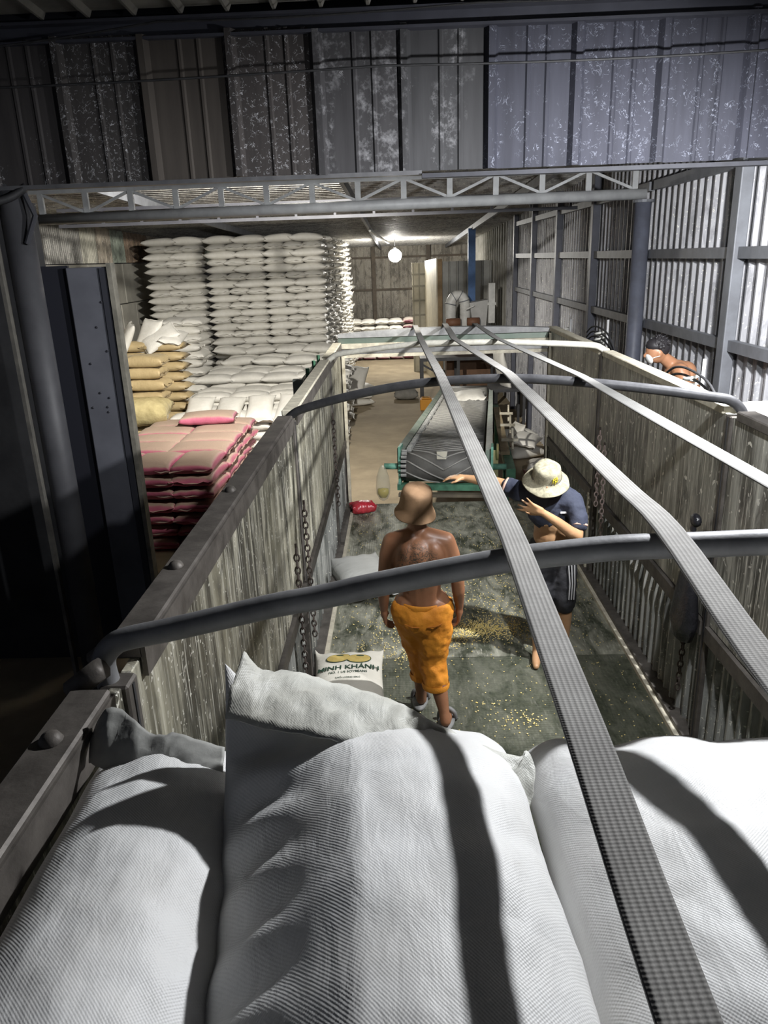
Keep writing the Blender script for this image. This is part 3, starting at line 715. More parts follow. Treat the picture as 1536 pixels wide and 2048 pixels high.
# far rows by the back wall
bk = MB()
for i, xx in enumerate([-1.85, -1.28, -.70, -.15]):
    for k in range(7):
        if k > 3: put_sack('white', (xx, 32+R.uniform(-.05, .05), GZ+k*.235), PI/2, 'white sack by the back wall, %s course, %s stack from the left' % (ORD[6-k], ORD[i]), 'white sacks by the back wall', scale=1.15)
        else: stuff_sack(bk, xx, 32, GZ+k*.235, PI/2, k)
for i, xx in enumerate([.42, .98]):
    for k in range(7):
        if k > 3: put_sack('maroon', (xx, 32, GZ+k*.24), PI/2, 'maroon sack by the back wall, %s course, %s stack' % (ORD[6-k], 'left' if i == 0 else 'right'), 'maroon sacks by the back wall', scale=1.1)
        else: stuff_sack(bk, xx, 32, GZ+k*.24, PI/2, k)
pile(bk, M_MAROON, 'lower courses of the sack rows by the back wall')
for k, (p, e) in enumerate([((-1.25, 21.6, GZ+.0), (0, 0, .3)), ((-1.3, 21.6, GZ+.2), (0, .1, .2)), ((-1.2, 21.65, GZ+.42), (.2, 0, 1.2)), ((-1.25, 21.6, GZ+.70), (.2, -.8, 1.3))]):
    put_sack('white', p, 0, 'crumpled white sack, %s from the floor, in the heap past the tail post' % ORD[k], 'white sacks heaped past the tail').rotation_euler = e

# ---------------- foreground sacks
def hero(name, L, W, T, seed, centre, rz, deform, label, group='white sacks on top of the load'):
    b = sack_mb(L, W, T, 110, 72, seed, .8, .0, .0, .006); c_, s_ = math.cos(rz), math.sin(rz); vs = []
    for p in b.v:
        x, y, z = p[1], p[0], p[2]                 # long axis along Y
        q = Vector((x*c_-y*s_, x*s_+y*c_, z))
        q = deform(q, x/(W/2), y/(L/2), z/T)
        n_ = noise.fractal(Vector((q.x*9+seed, q.y*9, q.z*9)), 1., 2., 4)*.006
        q.z += n_; q.x += n_*.5
        vs.append(q+Vector(centre))
    b.v = vs; me = weld(b.mesh(name), .0004)
    t = thing(name, label, 'sack', centre, group); obj('sack_body', me, M_HERO, t); return t
def def_c(q, a, b, c):
    q = q.copy()
    q.z += .17*max(0, b)**3*max(0, -a)**2 - .055*max(0, b)**4*max(0, a)**1.5   # far-left corner pulled up, far-right sags
    if a < -.35 and c > .2: q.z += .010*math.sin(b*34+3*a)*math.sin((-a-.35)/.65*PI)                 # pinched creases down the left side
    if a < -.08: q.z -= .17*((-a-.08)/.92)**1.15*(1-max(0, b)**1.8)
    q.x += -.02*b
    q.y += -.05*max(0, a)*max(0, b)**2
    return q
hc = hero('woven_sack', 1.22, .585, .285, 3, (-.047, .735, 1.872), .03, def_c, 'large white woven sack, centre of the foreground, with one ear pulled up')
def def_l(q, a, b, c):
    q = q.copy(); q.z += -.05*max(0, -a)**2 - .10*max(0, a)**1.6 + .02*max(0, b)**3*max(0, -a); return q
hl = hero('woven_sack', 1.08, .45, .225, 11, (-.468, .86, 1.812), .0, def_l, 'white woven sack in the left foreground against the bed side')
def def_r(q, a, b, c):
    q = q.copy(); q.z += .012*math.sin(a*9+2)*max(0, b)**3
    q.z += -.03*max(0, b)**3*max(0, -a)**2
    if b < .1 and a > -.7: q.z += .007*math.sin(q.y*70+q.x*30)*min(1, (.1-b)*2)*(1-abs(a))
    return q
hr = hero('woven_sack', 1.16, .66, .265, 21, (.535, .765, 1.826), -.02, def_r, 'white woven sack in the right foreground under the left strap')
hx = hero('woven_sack', 1.1, .60, .24, 31, (1.185, .68, 1.80), .03, def_r, 'white woven sack on the load at the far right, beyond the frame edge')
M_FLAP = m_sack('thin_flap', (.60, .60, .55), (.44, .43, .38), 1150., .15, .25, rand=0)
def flap(parent, upper, lower, name, mt, amp):
    U = smoothpath(upper, 5); Lw = smoothpath(lower, 5); n = 9; P = []
    for i, (a, b) in enumerate(zip(U, Lw)):
        row = []
        for j in range(n+1):
            t = j/n; p = b.lerp(a, t); p = p+Vector((0, 0, .008*math.sin(PI*t)))
            nz = noise.fractal(p*34, 1., 2., 4)*amp*math.sin(PI*t*.8+.3); row.append(p+Vector((0, nz*.4, nz)))
        P.append(row)
    mb = MB().grid(P)
    o = obj(name, mb, mt, parent, True); md = o.modifiers.new('solid', 'SOLIDIFY'); md.thickness = .003; return o
flap(hc, [(-.318,1.29,2.205),(-.287,1.298,2.16),(-.233,1.341,2.13),(-.169,1.333,2.11),(-.094,1.311,2.10),(-.032,1.288,2.09),(.018,1.248,2.085),(.053,1.224,2.08),(.122,1.172,2.07),(.20,1.161,2.05),(.215,1.176,2.05),(.225,1.144,2.04),(.215,1.099,2.02)],
     [(-.34,1.18,2.13),(-.29,1.17,2.12),(-.222,1.16,2.11),(-.155,1.14,2.11),(-.09,1.12,2.10),(-.027,1.12,2.095),(.019,1.12,2.08),(.055,1.11,2.06),(.108,1.10,2.04),(.145,1.08,2.02),(.16,1.06,2.0),(.175,1.05,1.98),(.19,1.04,1.96)], 'end_flap', M_FLAP, .014)
flap(hl, [(-.685,1.363,1.97),(-.670,1.373,2.0),(-.645,1.368,2.03),(-.616,1.369,2.03),(-.576,1.341,2.02),(-.541,1.324,2.0),(-.507,1.315,2.0),(-.489,1.324,2.0),(-.434,1.309,1.99),(-.381,1.301,1.98)],
     [(-.675,1.31,1.94),(-.661,1.29,1.95),(-.629,1.275,1.95),(-.599,1.265,1.95),(-.564,1.255,1.95),(-.531,1.25,1.95),(-.498,1.245,1.95),(-.476,1.24,1.95),(-.422,1.23,1.95),(-.374,1.23,1.94)], 'end_flap', mat('grey_flap', (.34, .34, .32), (.24, .24, .225), 12, rough=.6, bump=.3, bscale=30), .010)
# sacks carrying the top course
ld = MB()
for k in range(8):
    for xx in (-.36, .27, .90, 1.40): stuff_sack(ld, xx, .72-R.uniform(0, .04), .004+k*.222, PI/2+R.uniform(-.02, .02), k, 1.06, .60, .26)
pile(ld, M_WHITE, 'white sacks filling the bed under the foreground sacks')

# printed sack lying on the bed floor
def lying(loc, rz, L, W, T, seed, label, name='woven_sack', ear=.03):
    me = weld(sack_mb(L, W, T, 40, 28, seed, .6, ear, .02, .008).mesh(name)); t = thing(name, label, 'sack', loc)
    t.rotation_euler = (0, 0, rz); o = obj('sack_body', me, None); o.parent = t; return t, o
def top_z(L, W, T, seed, X, Y):      # height of the sack top over its local plane
    u = max(-1, min(1, X/(L/2))); v = max(-1, min(1, Y/(W/2)))
    rr = random.Random(seed); ph = [rr.uniform(0, 6.3) for _ in range(6)]
    h = T/2*((1-abs(u)**2.6)*(1-abs(v)**2.6))**.42; lump = 1+.10*math.sin(2.2*u+ph[1])*math.cos(1.7*v+ph[2])
    return h*lump+.008*math.sin(v*11+ph[3]+u)*abs(u)**4+.004*math.sin(u*14+ph[5])*abs(v)**4+T/2*.6
SL, SW, ST, SS = .95, .53, .20, 44
ps, pb_ = lying((-.425, 4.60, 0), PI/2+.04, SL, SW, ST, SS, 'printed white soybean sack lying on the bed floor by the left side')
M_PRINTSACK = m_sack('woven_print_sack', (.68, .65, .57), (.58, .55, .47), 260., .2, .3, rand=0); pb_.data.materials.append(M_PRINTSACK)
def drape(me, ox, oy, sc_, name, mt, lift=.002, sy=None):
    """flat drawing (x right, y up) laid on the sack top; drawing x -> -local y, drawing y -> +local x"""
    bm = bmesh.new(); bm.from_mesh(me)
    bmesh.ops.triangulate(bm, faces=bm.faces)
    for _ in range(2):
        ed = [e for e in bm.edges if e.calc_length()*sc_ > .02]
        if ed: bmesh.ops.subdivide_edges(bm, edges=ed, cuts=1)
        bmesh.ops.triangulate(bm, faces=bm.faces)
    for v in bm.verts:
        lx = oy+v.co.y*(sy or sc_); ly = -(ox+v.co.x*sc_); v.co = Vector((lx, ly, top_z(SL, SW, ST, SS, lx, ly)+lift))
    m2 = bpy.data.meshes.new(name); bm.to_mesh(m2); bm.free(); m2.materials.append(mt)
    o = bpy.data.objects.new(name, m2); C.objects.link(o); o.parent = ps; return o
def text_mesh(s, bold=0.):
    cu = bpy.data.curves.new('t', 'FONT'); cu.body = s; cu.align_x = 'CENTER'; cu.offset = bold; cu.resolution_u = 3
    o = bpy.data.objects.new('t', cu); C.objects.link(o); dg = bpy.context.evaluated_depsgraph_get(); dg.update()
    me = bpy.data.meshes.new_from_object(o.evaluated_get(dg)); bpy.data.objects.remove(o); bpy.data.curves.remove(cu); return me
M_INK = mat('dark_green_ink', (.02, .05, .03), None, rough=.8); M_BEANP = mat('printed_bean', (.50, .38, .12), (.42, .31, .09), 20, rough=.8)
try:
    drape(text_mesh('MINH KHÁNH', .02), 0, .10, .070, 'printed_name', M_INK, .003, .085)
    drape(text_mesh('NO. 1 US SOYBEANS', .01), .0, .045, .030, 'printed_line', M_INK, .003, .042)
    drape(text_mesh('KHỐI LƯỢNG 50KG', .01), .0, -.03, .020, 'printed_weight', M_INK, .003, .03)
except Exception as ex: print('text', ex)
def disc(rx, ry, rot, cxx=0, cyy=0, n=28):
    P = [(cxx+rx*math.cos(2*PI*k/n)*math.cos(rot)-ry*math.sin(2*PI*k/n)*math.sin(rot), cyy+rx*math.cos(2*PI*k/n)*math.sin(rot)+ry*math.sin(2*PI*k/n)*math.cos(rot), 0) for k in range(n)]
    mb = MB(); mb.add([(cxx, cyy, 0)]+P, [(0, k+1, (k+1) % n+1) for k in range(n)]); return mb.mesh('d')
for (bx_, by_, rt_) in ((-.075, .285, .1), (.075, .255, -.15)):
    drape(disc(.092, .072, rt_), bx_, by_, 1., 'printed_bean', M_INK, .003)
    drape(disc(.086, .066, rt_), bx_, by_, 1., 'printed_bean', M_BEANP, .0045)
    drape(disc(.03, .010, -.2), bx_+.01, by_+.045, 1., 'printed_hilum', M_INK, .006)
gs, gb = lying((-.40, 6.55, 0), .25, .92, .56, .22, 51, 'greyish white sack lying on the bed floor near the left side'); gb.data.materials.append(m_sack('woven_grey_sack', (.52, .52, .49), (.42, .42, .39), 260., .2, .35, rand=0)); gs.rotation_euler.z = PI/2+.35

# ============================================================ LOOSE BEANS on the bed floor
rb = random.Random(3); bb = MB()
octv = [(1,0,0),(-1,0,0),(0,1,0),(0,-1,0),(0,0,.8),(0,0,-.8)]; octf = [(0,2,4),(2,1,4),(1,3,4),(3,0,4),(2,0,5),(1,2,5),(3,1,5),(0,3,5)]
def bean(x, y, r): bb.add([(x+a*r, y+b*r, r*.8+c*r) for a, b, c in octv], octf)
clusters = [(.62, 5.55, .17, .09, 900), (.25, 5.45, .12, .10, 420), (-.02, 5.25, .16, .2, 260), (.95, 5.75, .3, .2, 120), (.55, 5.75, .4, .35, 380), (-.15, 5.9, .25, .5, 150), (.75, 4.25, .08, .06, 60), (.6, 6.6, .6, .6, 420), (.55, 4.4, .12, .1, 40)]
for cx_, cy_, sx_, sy_, n in clusters:
    for _ in range(n):
        x = rb.gauss(cx_, sx_); y_ = rb.gauss(cy_, sy_)
        if XL+.1 < x < XR-.1 and y_ < YT-.1: bean(x, y_, rb.uniform(.005, .0075))
for _ in range(1500):
    x = rb.uniform(XL+.1, XR-.1); y_ = 3.2+5.6*rb.random(); bean(x, y_, rb.uniform(.0035, .006))
tag(obj('spilled_soybeans', bb, mat('soybean', (.78, .60, .18), (.80, .68, .36), 40, rough=.6)), 'yellow soybeans spilled over the bed floor', 'soybeans', kind='stuff')

# ============================================================ CONVEYOR behind the tail
cvA = Vector((.55, 9.55, .50)); cvB = Vector((1.72, 19.2, -.24)); cd = (cvB-cvA).normalized(); cs = cd.cross(Vector((0, 0, 1))).normalized(); cu_ = cs.cross(cd)
cv = thing('belt_conveyor', 'green inclined belt conveyor with a ribbed black belt behind the tail', 'conveyor', (1.0, 13, GZ))
HW = .50; LEN = (cvB-cvA).length
def cp(s, a, h): return cvA+cd*s+cs*a+cu_*h
t = NT('belt_rubber'); ob = t.coord(); t.col(t.mix(t.ramp(t.noise(ob, 5, 5, .6), [(.35, 0.), (.7, 1.)]), (.12, .118, .112), (.19, .185, .17))); M_BELT = t.pr(.55, 0, .4)
P = []
nb = 70
for i in range(nb+1): s_ = i/nb*LEN; P.append([cp(s_, a, 0) for a in (-HW, 0, HW)])
P = P[::-1]
RD = .20
for i in range(1, 13):
    an = PI*i/12; P.append([cp(-RD*math.sin(an), a, -RD+RD*math.cos(an)) for a in (-HW, 0, HW)])
P.append([cp(LEN, a, -2*RD) for a in (-HW, 0, HW)])
belt = obj('belt', MB().grid(P), M_BELT, cv, True); belt.modifiers.new('s', 'SOLIDIFY').thickness = .012
# chevron ribs on the belt
def chev(s0, r, hgt, wdt):
    mb = MB()
    for sg in (-1, 1):
        pts = []
        for j in range(7):
            a = j/6*HW*.97; s_ = s0+a*.55
            if s_ >= 0: p = cp(s_, sg*a, .006)
            else:
                an = -s_/RD; p = cp(-(RD+.006)*math.sin(an), sg*a, -RD+(RD+.006)*math.cos(an))
            pts.append(p)
        mb.tube(pts, wdt, 5)
    return mb
M_CHEV = mat('belt_rib', (.30, .295, .28), (.38, .37, .34), 12, rough=.6)
s_ = -.62; 
while s_ < 9:
    obj('belt_cleat', chev(s_, 0, .01, .011 if s_ < .2 else .008), M_CHEV, cv, True); s_ += .15 if s_ < .3 else .13
for sg in (-1, 1):
    mb = MB(); a0, a1 = sg*(HW+.03), sg*(HW+.12)
    q = [cp(-.05, a0, -.28), cp(LEN, a0, -.28), cp(LEN, a0, .02), cp(-.05, a0, .02), cp(-.05, a1, -.28), cp(LEN, a1, -.28), cp(LEN, a1, .05), cp(-.05, a1, .05)]
    mb.add(q, [(0,1,2,3),(7,6,5,4),(0,4,5,1),(1,5,6,2),(2,6,7,3),(3,7,4,0)])
    obj('side_rail', mb, mat('rail_green_grey', (.16, .22, .18), (.3, .33, .28), 5, rough=.5), cv)
for i in range(46):     # rubber teeth of the belt's left sidewall
    s_ = i*.16-.02
    a = -HW+.035
    obj('sidewall_tooth', MB().add([cp(s_, a-.03, .0), cp(s_+.07, a-.03, .0), cp(s_+.07, a+.03, .0), cp(s_, a+.03, .0), cp(s_, a-.03, .055), cp(s_+.07, a-.03, .055), cp(s_+.07, a+.03, .055), cp(s_, a+.03, .055)],
        [(3,2,1,0),(4,5,6,7),(0,1,5,4),(1,2,6,5),(2,3,7,6),(3,0,4,7)]), mat('tooth_grey', (.42, .42, .4), (.25, .25, .24), 10, rough=.6), cv)
for i in range(7):
    an = .25+i*.28
    c0 = cp(-(RD+.02)*math.sin(an), -HW-.02, -RD+(RD+.02)*math.cos(an))
    obj('sidewall_tooth', MB().tube([c0-cs*.035, c0+cs*.035], .022, 6), mat('tooth_grey', (.42, .42, .4)), cv)
obj('drum', MB().tube([cp(0, -HW-.04, -RD), cp(0, HW+.04, -RD)], RD-.02, 20), M_DARKSTEEL, cv, True)
for sg in (-1, 1):
    obj('bearing_plate', MB().add([cp(s, sg*(HW+.10)+w_, h) for w_ in (0, .03) for s, h in ((-.12, -.42), (.18, -.42), (.18, .08), (-.12, .08))], [(3,2,1,0),(4,5,6,7),(0,1,5,4),(1,2,6,5),(2,3,7,6),(3,0,4,7)]), M_MINT, cv)
    obj('shaft_stub', MB().tube([cp(0, sg*(HW+.1), -RD), cp(0, sg*(HW+.30), -RD)], .04, 12), M_MINT, cv, True)
obj('guard', MB().tube([cp(.08, HW+.17, -.02), cp(.08, HW+.20, -.02)], .11, 18), mat('guard_yellow', (.62, .55, .25), (.5, .45, .22), 8, rough=.5), cv, True)
obj('guard_arm', MB().bar(cp(.1, HW+.16, .0), cp(.0, HW+.16, -.40), .07, .05), mat('guard_yellow', (.62, .55, .25)), cv)
e0 = cp(-.05, -HW-.12, -.46); e1 = cp(-.05, HW+.12, -.46)
obj('cross_beam', MB().bar(e0, e1, .1, .08), M_GREEN, cv); obj('cross_beam', MB().bar(cp(-.1, -HW-.1, -.56), cp(-.1, HW+.1, -.56), .1, .04), mat('brown_beam', (.2, .17, .12), (.14, .12, .09), 6, rough=.7), cv)
obj('chassis_beam', MB().bar(cp(.0, HW+.36, -.30), cp(7.5, HW+.18, -.30), .12, .14), M_GREEN, cv)
obj('chassis_top', MB().bar(cp(1.0, HW+.30, -.2), cp(6.5, HW+.2, -.2), .13, .05), mat('chassis_tan', (.42, .33, .2), (.3, .24, .15), 5, rough=.7), cv)
for s_, a in ((.3, -HW-.05), (.3, HW+.3), (5.5, -HW-.05), (5.5, HW+.2)):
    p = cp(s_, a, -.3); obj('leg', MB().bar((p.x, p.y, GZ), p, .08, .08, (0, 1, 0)), M_GREEN, cv)
for s_ in (1.6, 3.2, 4.8):
    obj('clamp', MB().bar(cp(s_, HW+.25, -.1), cp(s_, HW+.5, -.1), .04, .04), M_CREAM, cv); obj('clamp_post', MB().bar(cp(s_, HW+.42, -.25), cp(s_+.3, HW+.42, .02), .03, .03), M_CREAM, cv)
obj('paper_label', MB().add([cp(-.20*math.sin(.35+.0), -.10, -RD+(RD+.02)*math.cos(.30)), cp(-.20*math.sin(.35), .04, -RD+(RD+.02)*math.cos(.30)), cp(-(RD+.02)*math.sin(.95), .03, -RD+(RD+.022)*math.cos(.95)), cp(-(RD+.02)*math.sin(.95), -.09, -RD+(RD+.022)*math.cos(.95))], [(0, 1, 2, 3)]), mat('paper', (.75, .72, .6), None, rough=.8), cv)
# sack riding on the belt
b = sack_mb(.95, .70, .26, 26, 18, 61, .3, .06, .02, .02); o = solo('white_sack', weld(b.mesh('white_sack')), M_WHITE, 'limp bright white sack riding on the conveyor belt', 'sack'); o.location = cp(6.6, .12, .0); o.rotation_euler = (-.06, 0, 1.5)
# hanging plastic bag on the conveyor's left shaft
hb_ = thing('plastic_bag', 'clear plastic bag with yellow liquid hung on the conveyor shaft', 'plastic bag', (-.27, 9.5, -.05))
M_CLEAR = mat('clear_plastic', (.62, .62, .5), (.5, .5, .38), 9, rough=.15, spec=.7, bump=.3, bscale=14); M_CLEAR.node_tree.nodes['Principled BSDF'].inputs['Alpha'].default_value = .32
obj('bag', MB().lathe((-.27, 9.5, -.08), [(.02, .43), (.05, .38), (.085, .28), (.10, .15), (.095, .04), (.06, -.03), (.01, -.06)], 14, sx=.95, sy=.6), M_CLEAR, hb_, True)
obj('contents', MB().lathe((-.27, 9.5, -.08), [(.0, .12), (.075, .11), (.08, .05), (.05, -.01), (.0, -.02)], 14, sx=.95, sy=.6), mat('yellow_liquid', (.65, .5, .06), None, rough=.3), hb_, True)
# red plastic bag on the tail of the bed
b = sack_mb(.30, .22, .17, 26, 18, 71, .8, .04, .0, .02); o = solo('red_bag', weld(b.mesh('red_bag')), mat('red_plastic', (.52, .03, .05), (.34, .02, .03), 9, rough=.25, spec=.7, bump=.7, bscale=14, dist=.02), 'small red plastic bag at the left of the tail opening', 'plastic bag'); o.location = (-.50, 8.62, 0); o.rotation_euler = (0, 0, .3)
# black bag hanging on the right side
bgm = thing('black_bag', 'black plastic bag knotted and hung on the right side', 'plastic bag', (1.66, 4.05, 1.1))
M_BB = mat('black_plastic', (.012, .012, .015), (.02, .02, .024), 9, rough=.3, spec=.6, bump=.6, bscale=20, dist=.02)
obj('bag', MB().lathe((1.645, 4.05, 1.05), [(.01, .40), (.03, .35), (.02, .32), (.06, .24), (.075, .1), (.11, -.05), (.14, -.22), (.10, -.33), (.02, -.36)], 18, sx=.5, sy=1.), M_BB, bgm, True)
obj('knot', MB().ell((1.655, 4.05, 1.45), (.03, .05, .04), 8, 6), M_BB, bgm, True)

# ============================================================ BACKGROUND MACHINES
tb = thing('steel_table', 'black steel sorting table standing on the hall floor past the conveyor', 'table', (1.5, 21.2, GZ))
M_TB = mat('table_black', (.03, .03, .033), (.05, .05, .052), 6, rough=.5)
obj('table_top', MB().box(.55, 2.7, 20.9, 22.0, .18, .27), M_TB, tb)
for xx in (.6, 1.6, 2.65):
    for yy in (20.95, 21.95): obj('leg', MB().box(xx-.04, xx+.04, yy-.04, yy+.04, GZ, .18), M_TB, tb)
obj('brace', MB().bar((.6, 20.95, .1), (1.6, 20.95, -.5), .05, .05, (0, 1, 0)), M_TB, tb)
o = solo('orange_crate', MB().box(.52, .85, 20.5, 20.85, GZ, GZ+.3).box(.56, .81, 20.54, 20.81, GZ+.3, GZ+.34), mat('crate_orange', (.55, .25, .03), None, rough=.6), 'small orange box at the table leg', 'box'); bevel(o, .02)
for k, (xx, yy, zz, s_) in enumerate([(1.0, 21.3, GZ, .9), (1.45, 21.4, GZ, .8), (1.9, 21.3, GZ, .9), (2.3, 21.4, GZ, .8)]):
    put_sack('white', (xx, yy, zz), R.uniform(0, 3), '%s of the crumpled pale sacks under the black table, from the left' % ORD[k], 'sacks under the black table', (R.uniform(-.2, .2), R.uniform(-.2, .2)), scale=s_)
b = sack_mb(.7, .55, .4, 14, 10, 81, .7, .02); o = solo('grey_bundle', weld(b.mesh('grey_bundle')), mat('grey_cloth', (.16, .155, .14), (.22, .21, .19), 6, rough=.9), 'dark grey bundle lying on the hall floor left of the table', 'bundle'); o.location = (.15, 22.3, GZ)
for k, (p, e) in enumerate([((2.5, 15.2, GZ), (0, 0, .4)), ((2.55, 15.3, GZ+.25), (.2, 0, 1.2)), ((2.55, 16.4, GZ), (0, -1.2, .3)), ((2.6, 16.9, GZ), (0, 0, .2)), ((2.5, 13.4, GZ), (0, 0, 1.5)), ((2.55, 13.4, GZ+.2), (0, .1, 1.4)), ((2.5, 12.4, GZ), (0, .0, 1.45))]):
    put_sack('white' if k != 4 else 'maroon', p, 0, ['pale sack at the foot of the right wall past the tail', 'pale sack slung over another by the right wall', 'limp sack standing against the right wall', 'pale sack lying flat by the right wall further back', 'maroon sack low by the right wall', 'pale sack topping the maroon one by the right wall', 'dusty sack nearest the tail by the right wall'][k], 'sacks along the right wall').rotation_euler = e
put_sack('white', (2.3, 17.8, .3), 0, 'white sack hanging over the dark rail by the right wall', 'sacks along the right wall').rotation_euler = (0, 1.3, .3)
rk = thing('low_rack', 'dark low rack by the right wall holding a white sack', 'rack', (2.5, 17.8, GZ))
obj('rack_shelf', MB().box(2.1, 2.9, 17.4, 18.3, -.12, -.05), M_TB, rk)
for xx in (2.14, 2.86):
    for yy in (17.44, 18.26): obj('leg', MB().box(xx-.03, xx+.03, yy-.03, yy+.03, GZ, -.12), M_TB, rk)

# dust collector: hopper with a fat white elbow duct
dc = thing('dust_collector', 'white dust collector with a fat elbow duct in front of the partition', 'machine', (1.9, 22.5, GZ))
M_WM = mat('white_machine', (.66, .66, .64), (.5, .5, .48), 5, rough=.45)
pts = [(1.50, 22.5, .2), (1.50, 22.5, 1.4)]+[(1.50+.21-.21*math.cos(a), 22.5, 1.55+.28*math.sin(a)) for a in np.linspace(.1, PI-.1, 8)]+[(1.92, 22.5, 1.2), (1.92, 22.5, .2)]
obj('elbow_duct', MB().tube(pts, .15, 16), M_WM, dc, True)
for p in (2, 4, 6, 8): obj('duct_band', MB().tube([Vector(pts[p])*.98+Vector(pts[p+1])*.02, Vector(pts[p])*.75+Vector(pts[p+1])*.25], .165, 16), M_STEELGREY, dc, True)
obj('hopper', MB().add([(2.02,22.2,1.62),(2.55,22.2,1.70),(2.55,22.8,1.70),(2.02,22.8,1.62),(2.15,22.3,.9),(2.5,22.3,.9),(2.5,22.7,.9),(2.15,22.7,.9)], [(0,1,2,3),(7,6,5,4),(0,4,5,1),(1,5,6,2),(2,6,7,3),(3,7,4,0)]), mat('hopper_grey', (.5, .5, .49), (.4, .4, .39), 4, rough=.4), dc)
obj('control_box', MB().box(2.56, 2.74, 22.2, 22.4, 1.05, 2.15).box(2.53, 2.77, 22.18, 22.42, 1.55, 1.62), M_WM, dc)
obj('lever', MB().bar((1.9, 22.15, 1.45), (2.15, 22.15, 1.55), .05, .03), M_WM, dc)
obj('machine_base', MB().box(1.35, 2.75, 22.15, 22.85, GZ, .9), mat('machine_rust', (.17, .09, .05), (.12, .07, .04), 5, rough=.7), dc)
obj('motor', MB().tube([(1.35, 22.2, 1.1), (1.75, 22.2, 1.1)], .12, 14).tube([(1.95, 22.2, 1.1), (2.3, 22.2, 1.1)], .12, 14), mat('motor_brown', (.18, .085, .05), None, rough=.6), dc, True)
bp = thing('blue_post', 'bright blue steel post rising to the roof beside the dust collector', 'post', (2.15, 23.3, GZ))
obj('post_shaft', MB().box(2.07, 2.28, 23.2, 23.4, GZ, roofz(23.3)-.15), mat('post_blue', (.045, .12, .30), (.03, .09, .22), 5, rough=.5), bp)
obj('base_plate', MB().box(1.97, 2.38, 23.1, 23.5, GZ, GZ+.03), M_STEELGREY, bp)
# partition of ribbed sheet, brown corner post, white container end beyond
pt = struct('wall_partition', MB().box(1.36, 2.98, 25.06, 25.1, GZ, 2.75), M_STEELGREY)
for i in range(3):
    a = 1.4+i*.525
    obj('wall_sheet', sheet((a, 25.02, GZ), (1, 0, 0), (0, -1, 0), (0, 0, 3.85), rib_profile(.52, .26, .07, .045, .02)), mat('partition_sheet', (.36, .36, .34), (.28, .28, .26), 3, rough=.5), pt)
obj('corner_post', MB().box(1.26, 1.40, 24.9, 25.1, GZ, 2.83), mat('post_brown', (.32, .22, .12), (.22, .15, .08), 6, rough=.7), pt)
obj('side_sheet', MB().add([(1.26, 25, GZ), (.98, 27.5, GZ), (.98, 27.5, 2.78), (1.26, 25, 2.86), (1.22, 25, GZ), (.94, 27.5, GZ), (.94, 27.5, 2.78), (1.22, 25, 2.86)], [(0,1,2,3),(7,6,5,4),(0,4,5,1),(1,5,6,2),(2,6,7,3),(3,7,4,0)]), mat('panel_cream', (.55, .5, .38), (.42, .38, .29), 3, rough=.6), pt)
cn = thing('white_container', 'cream slatted container end standing beyond the partition', 'container', (.8, 28, GZ))
obj('frame', MB().box(.50, 1.0, 28, 28.1, GZ, 2.72), mat('container_cream', (.62, .58, .46), (.5, .46, .36), 4, rough=.6), cn)
for zz in (2.3, 1.9, 1.4, .9): obj('cross_bar', MB().box(.49, 1.0, 27.95, 28.0, zz, zz+.06), mat('bar_grey', (.3, .28, .22), None, rough=.6), cn)
for xx in (.52, .73, .96): obj('lock_bar', MB().box(xx, xx+.04, 27.93, 27.98, GZ, 2.7), mat('bar_grey', (.3, .28, .22)), cn)

# hanging hall bulb with its arm, and the flood lights that light the yard
lb = thing('hall_lamp', 'glaring bulb hanging under the hall roof', 'lamp', (BULB.x, BULB.y, BULB.z))
obj('bulb', MB().ell((BULB.x, BULB.y, BULB.z), (.24, .24, .23), 20, 12), m_emit('bulb_glow', (1., .97, .90), 300), lb, True)
obj('socket', MB().tube([(BULB.x, BULB.y, BULB.z+.12), (BULB.x, BULB.y, BULB.z+.28)], .05, 12), M_WM, lb, True)
obj('cord', MB().tube([(BULB.x, BULB.y, BULB.z+.27), (BULB.x, BULB.y, roofz(29))], .012, 6), M_BLACK, lb)
tl = solo('tube_lamp', MB().bar((-.72, 21.5, roofz(21.5)-.22), (-.30, 27.5, roofz(27.5)-.28), .06, .05), mat('tube_white', (.75, .75, .72), None, rough=.4), 'white tube fitting running under the roof toward the bulb', 'lamp')
def flood(name, loc, target, label, tilt_arm):
    t = thing(name, label, 'lamp', loc); d = (Vector(target)-Vector(loc)).normalized(); q = d.to_track_quat('-Z', 'Y'); c0 = Vector(loc)-d*.10
    def bx(a, b, c, d_, e, f_): 
        m = MB().box(a, b, c, d_, e, f_); m.v = [tuple(c0+q @ Vector(v)) for v in m.v]; return m
    obj('housing', bx(-.14, .14, -.1, .1, .03, .08), M_DARKSTEEL, t)
    for k in range(5): obj('cooling_fin', bx(-.12, .12, -.09+k*.042, -.083+k*.042, .08, .11), M_DARKSTEEL, t)
    obj('lens', bx(-.125, .125, -.085, .085, .012, .03), m_emit('flood_led', (.93, .96, 1.), 12), t)
    obj('yoke', MB().bar(c0+q @ Vector((0, 0, .1)), tilt_arm, .03, .03, (1, 0, 0)), M_DARKSTEEL, t); return t
flood('flood_lamp', KEY, (.35, 3.3, 0), 'flood lamp hung over the truck bed just outside the frame at upper right', (KEY.x+.02, KEY.y, 4.8))
flood('flood_lamp', MID, (1.0, 8.2, .4), 'flood lamp above the right bed side, just outside the frame', (MID.x, MID.y, 4.7))
flood('flood_lamp', GATE, (-3.6, 11.0, -.3), 'added flood lamp hidden behind the facade to light the pink sacks', (GATE.x, GATE.y, 4.66))
flood('flood_lamp', HALL, (-3.6, 20, 1.0), 'flood lamp under the hall roof behind the facade', (HALL.x, HALL.y, 4.6))

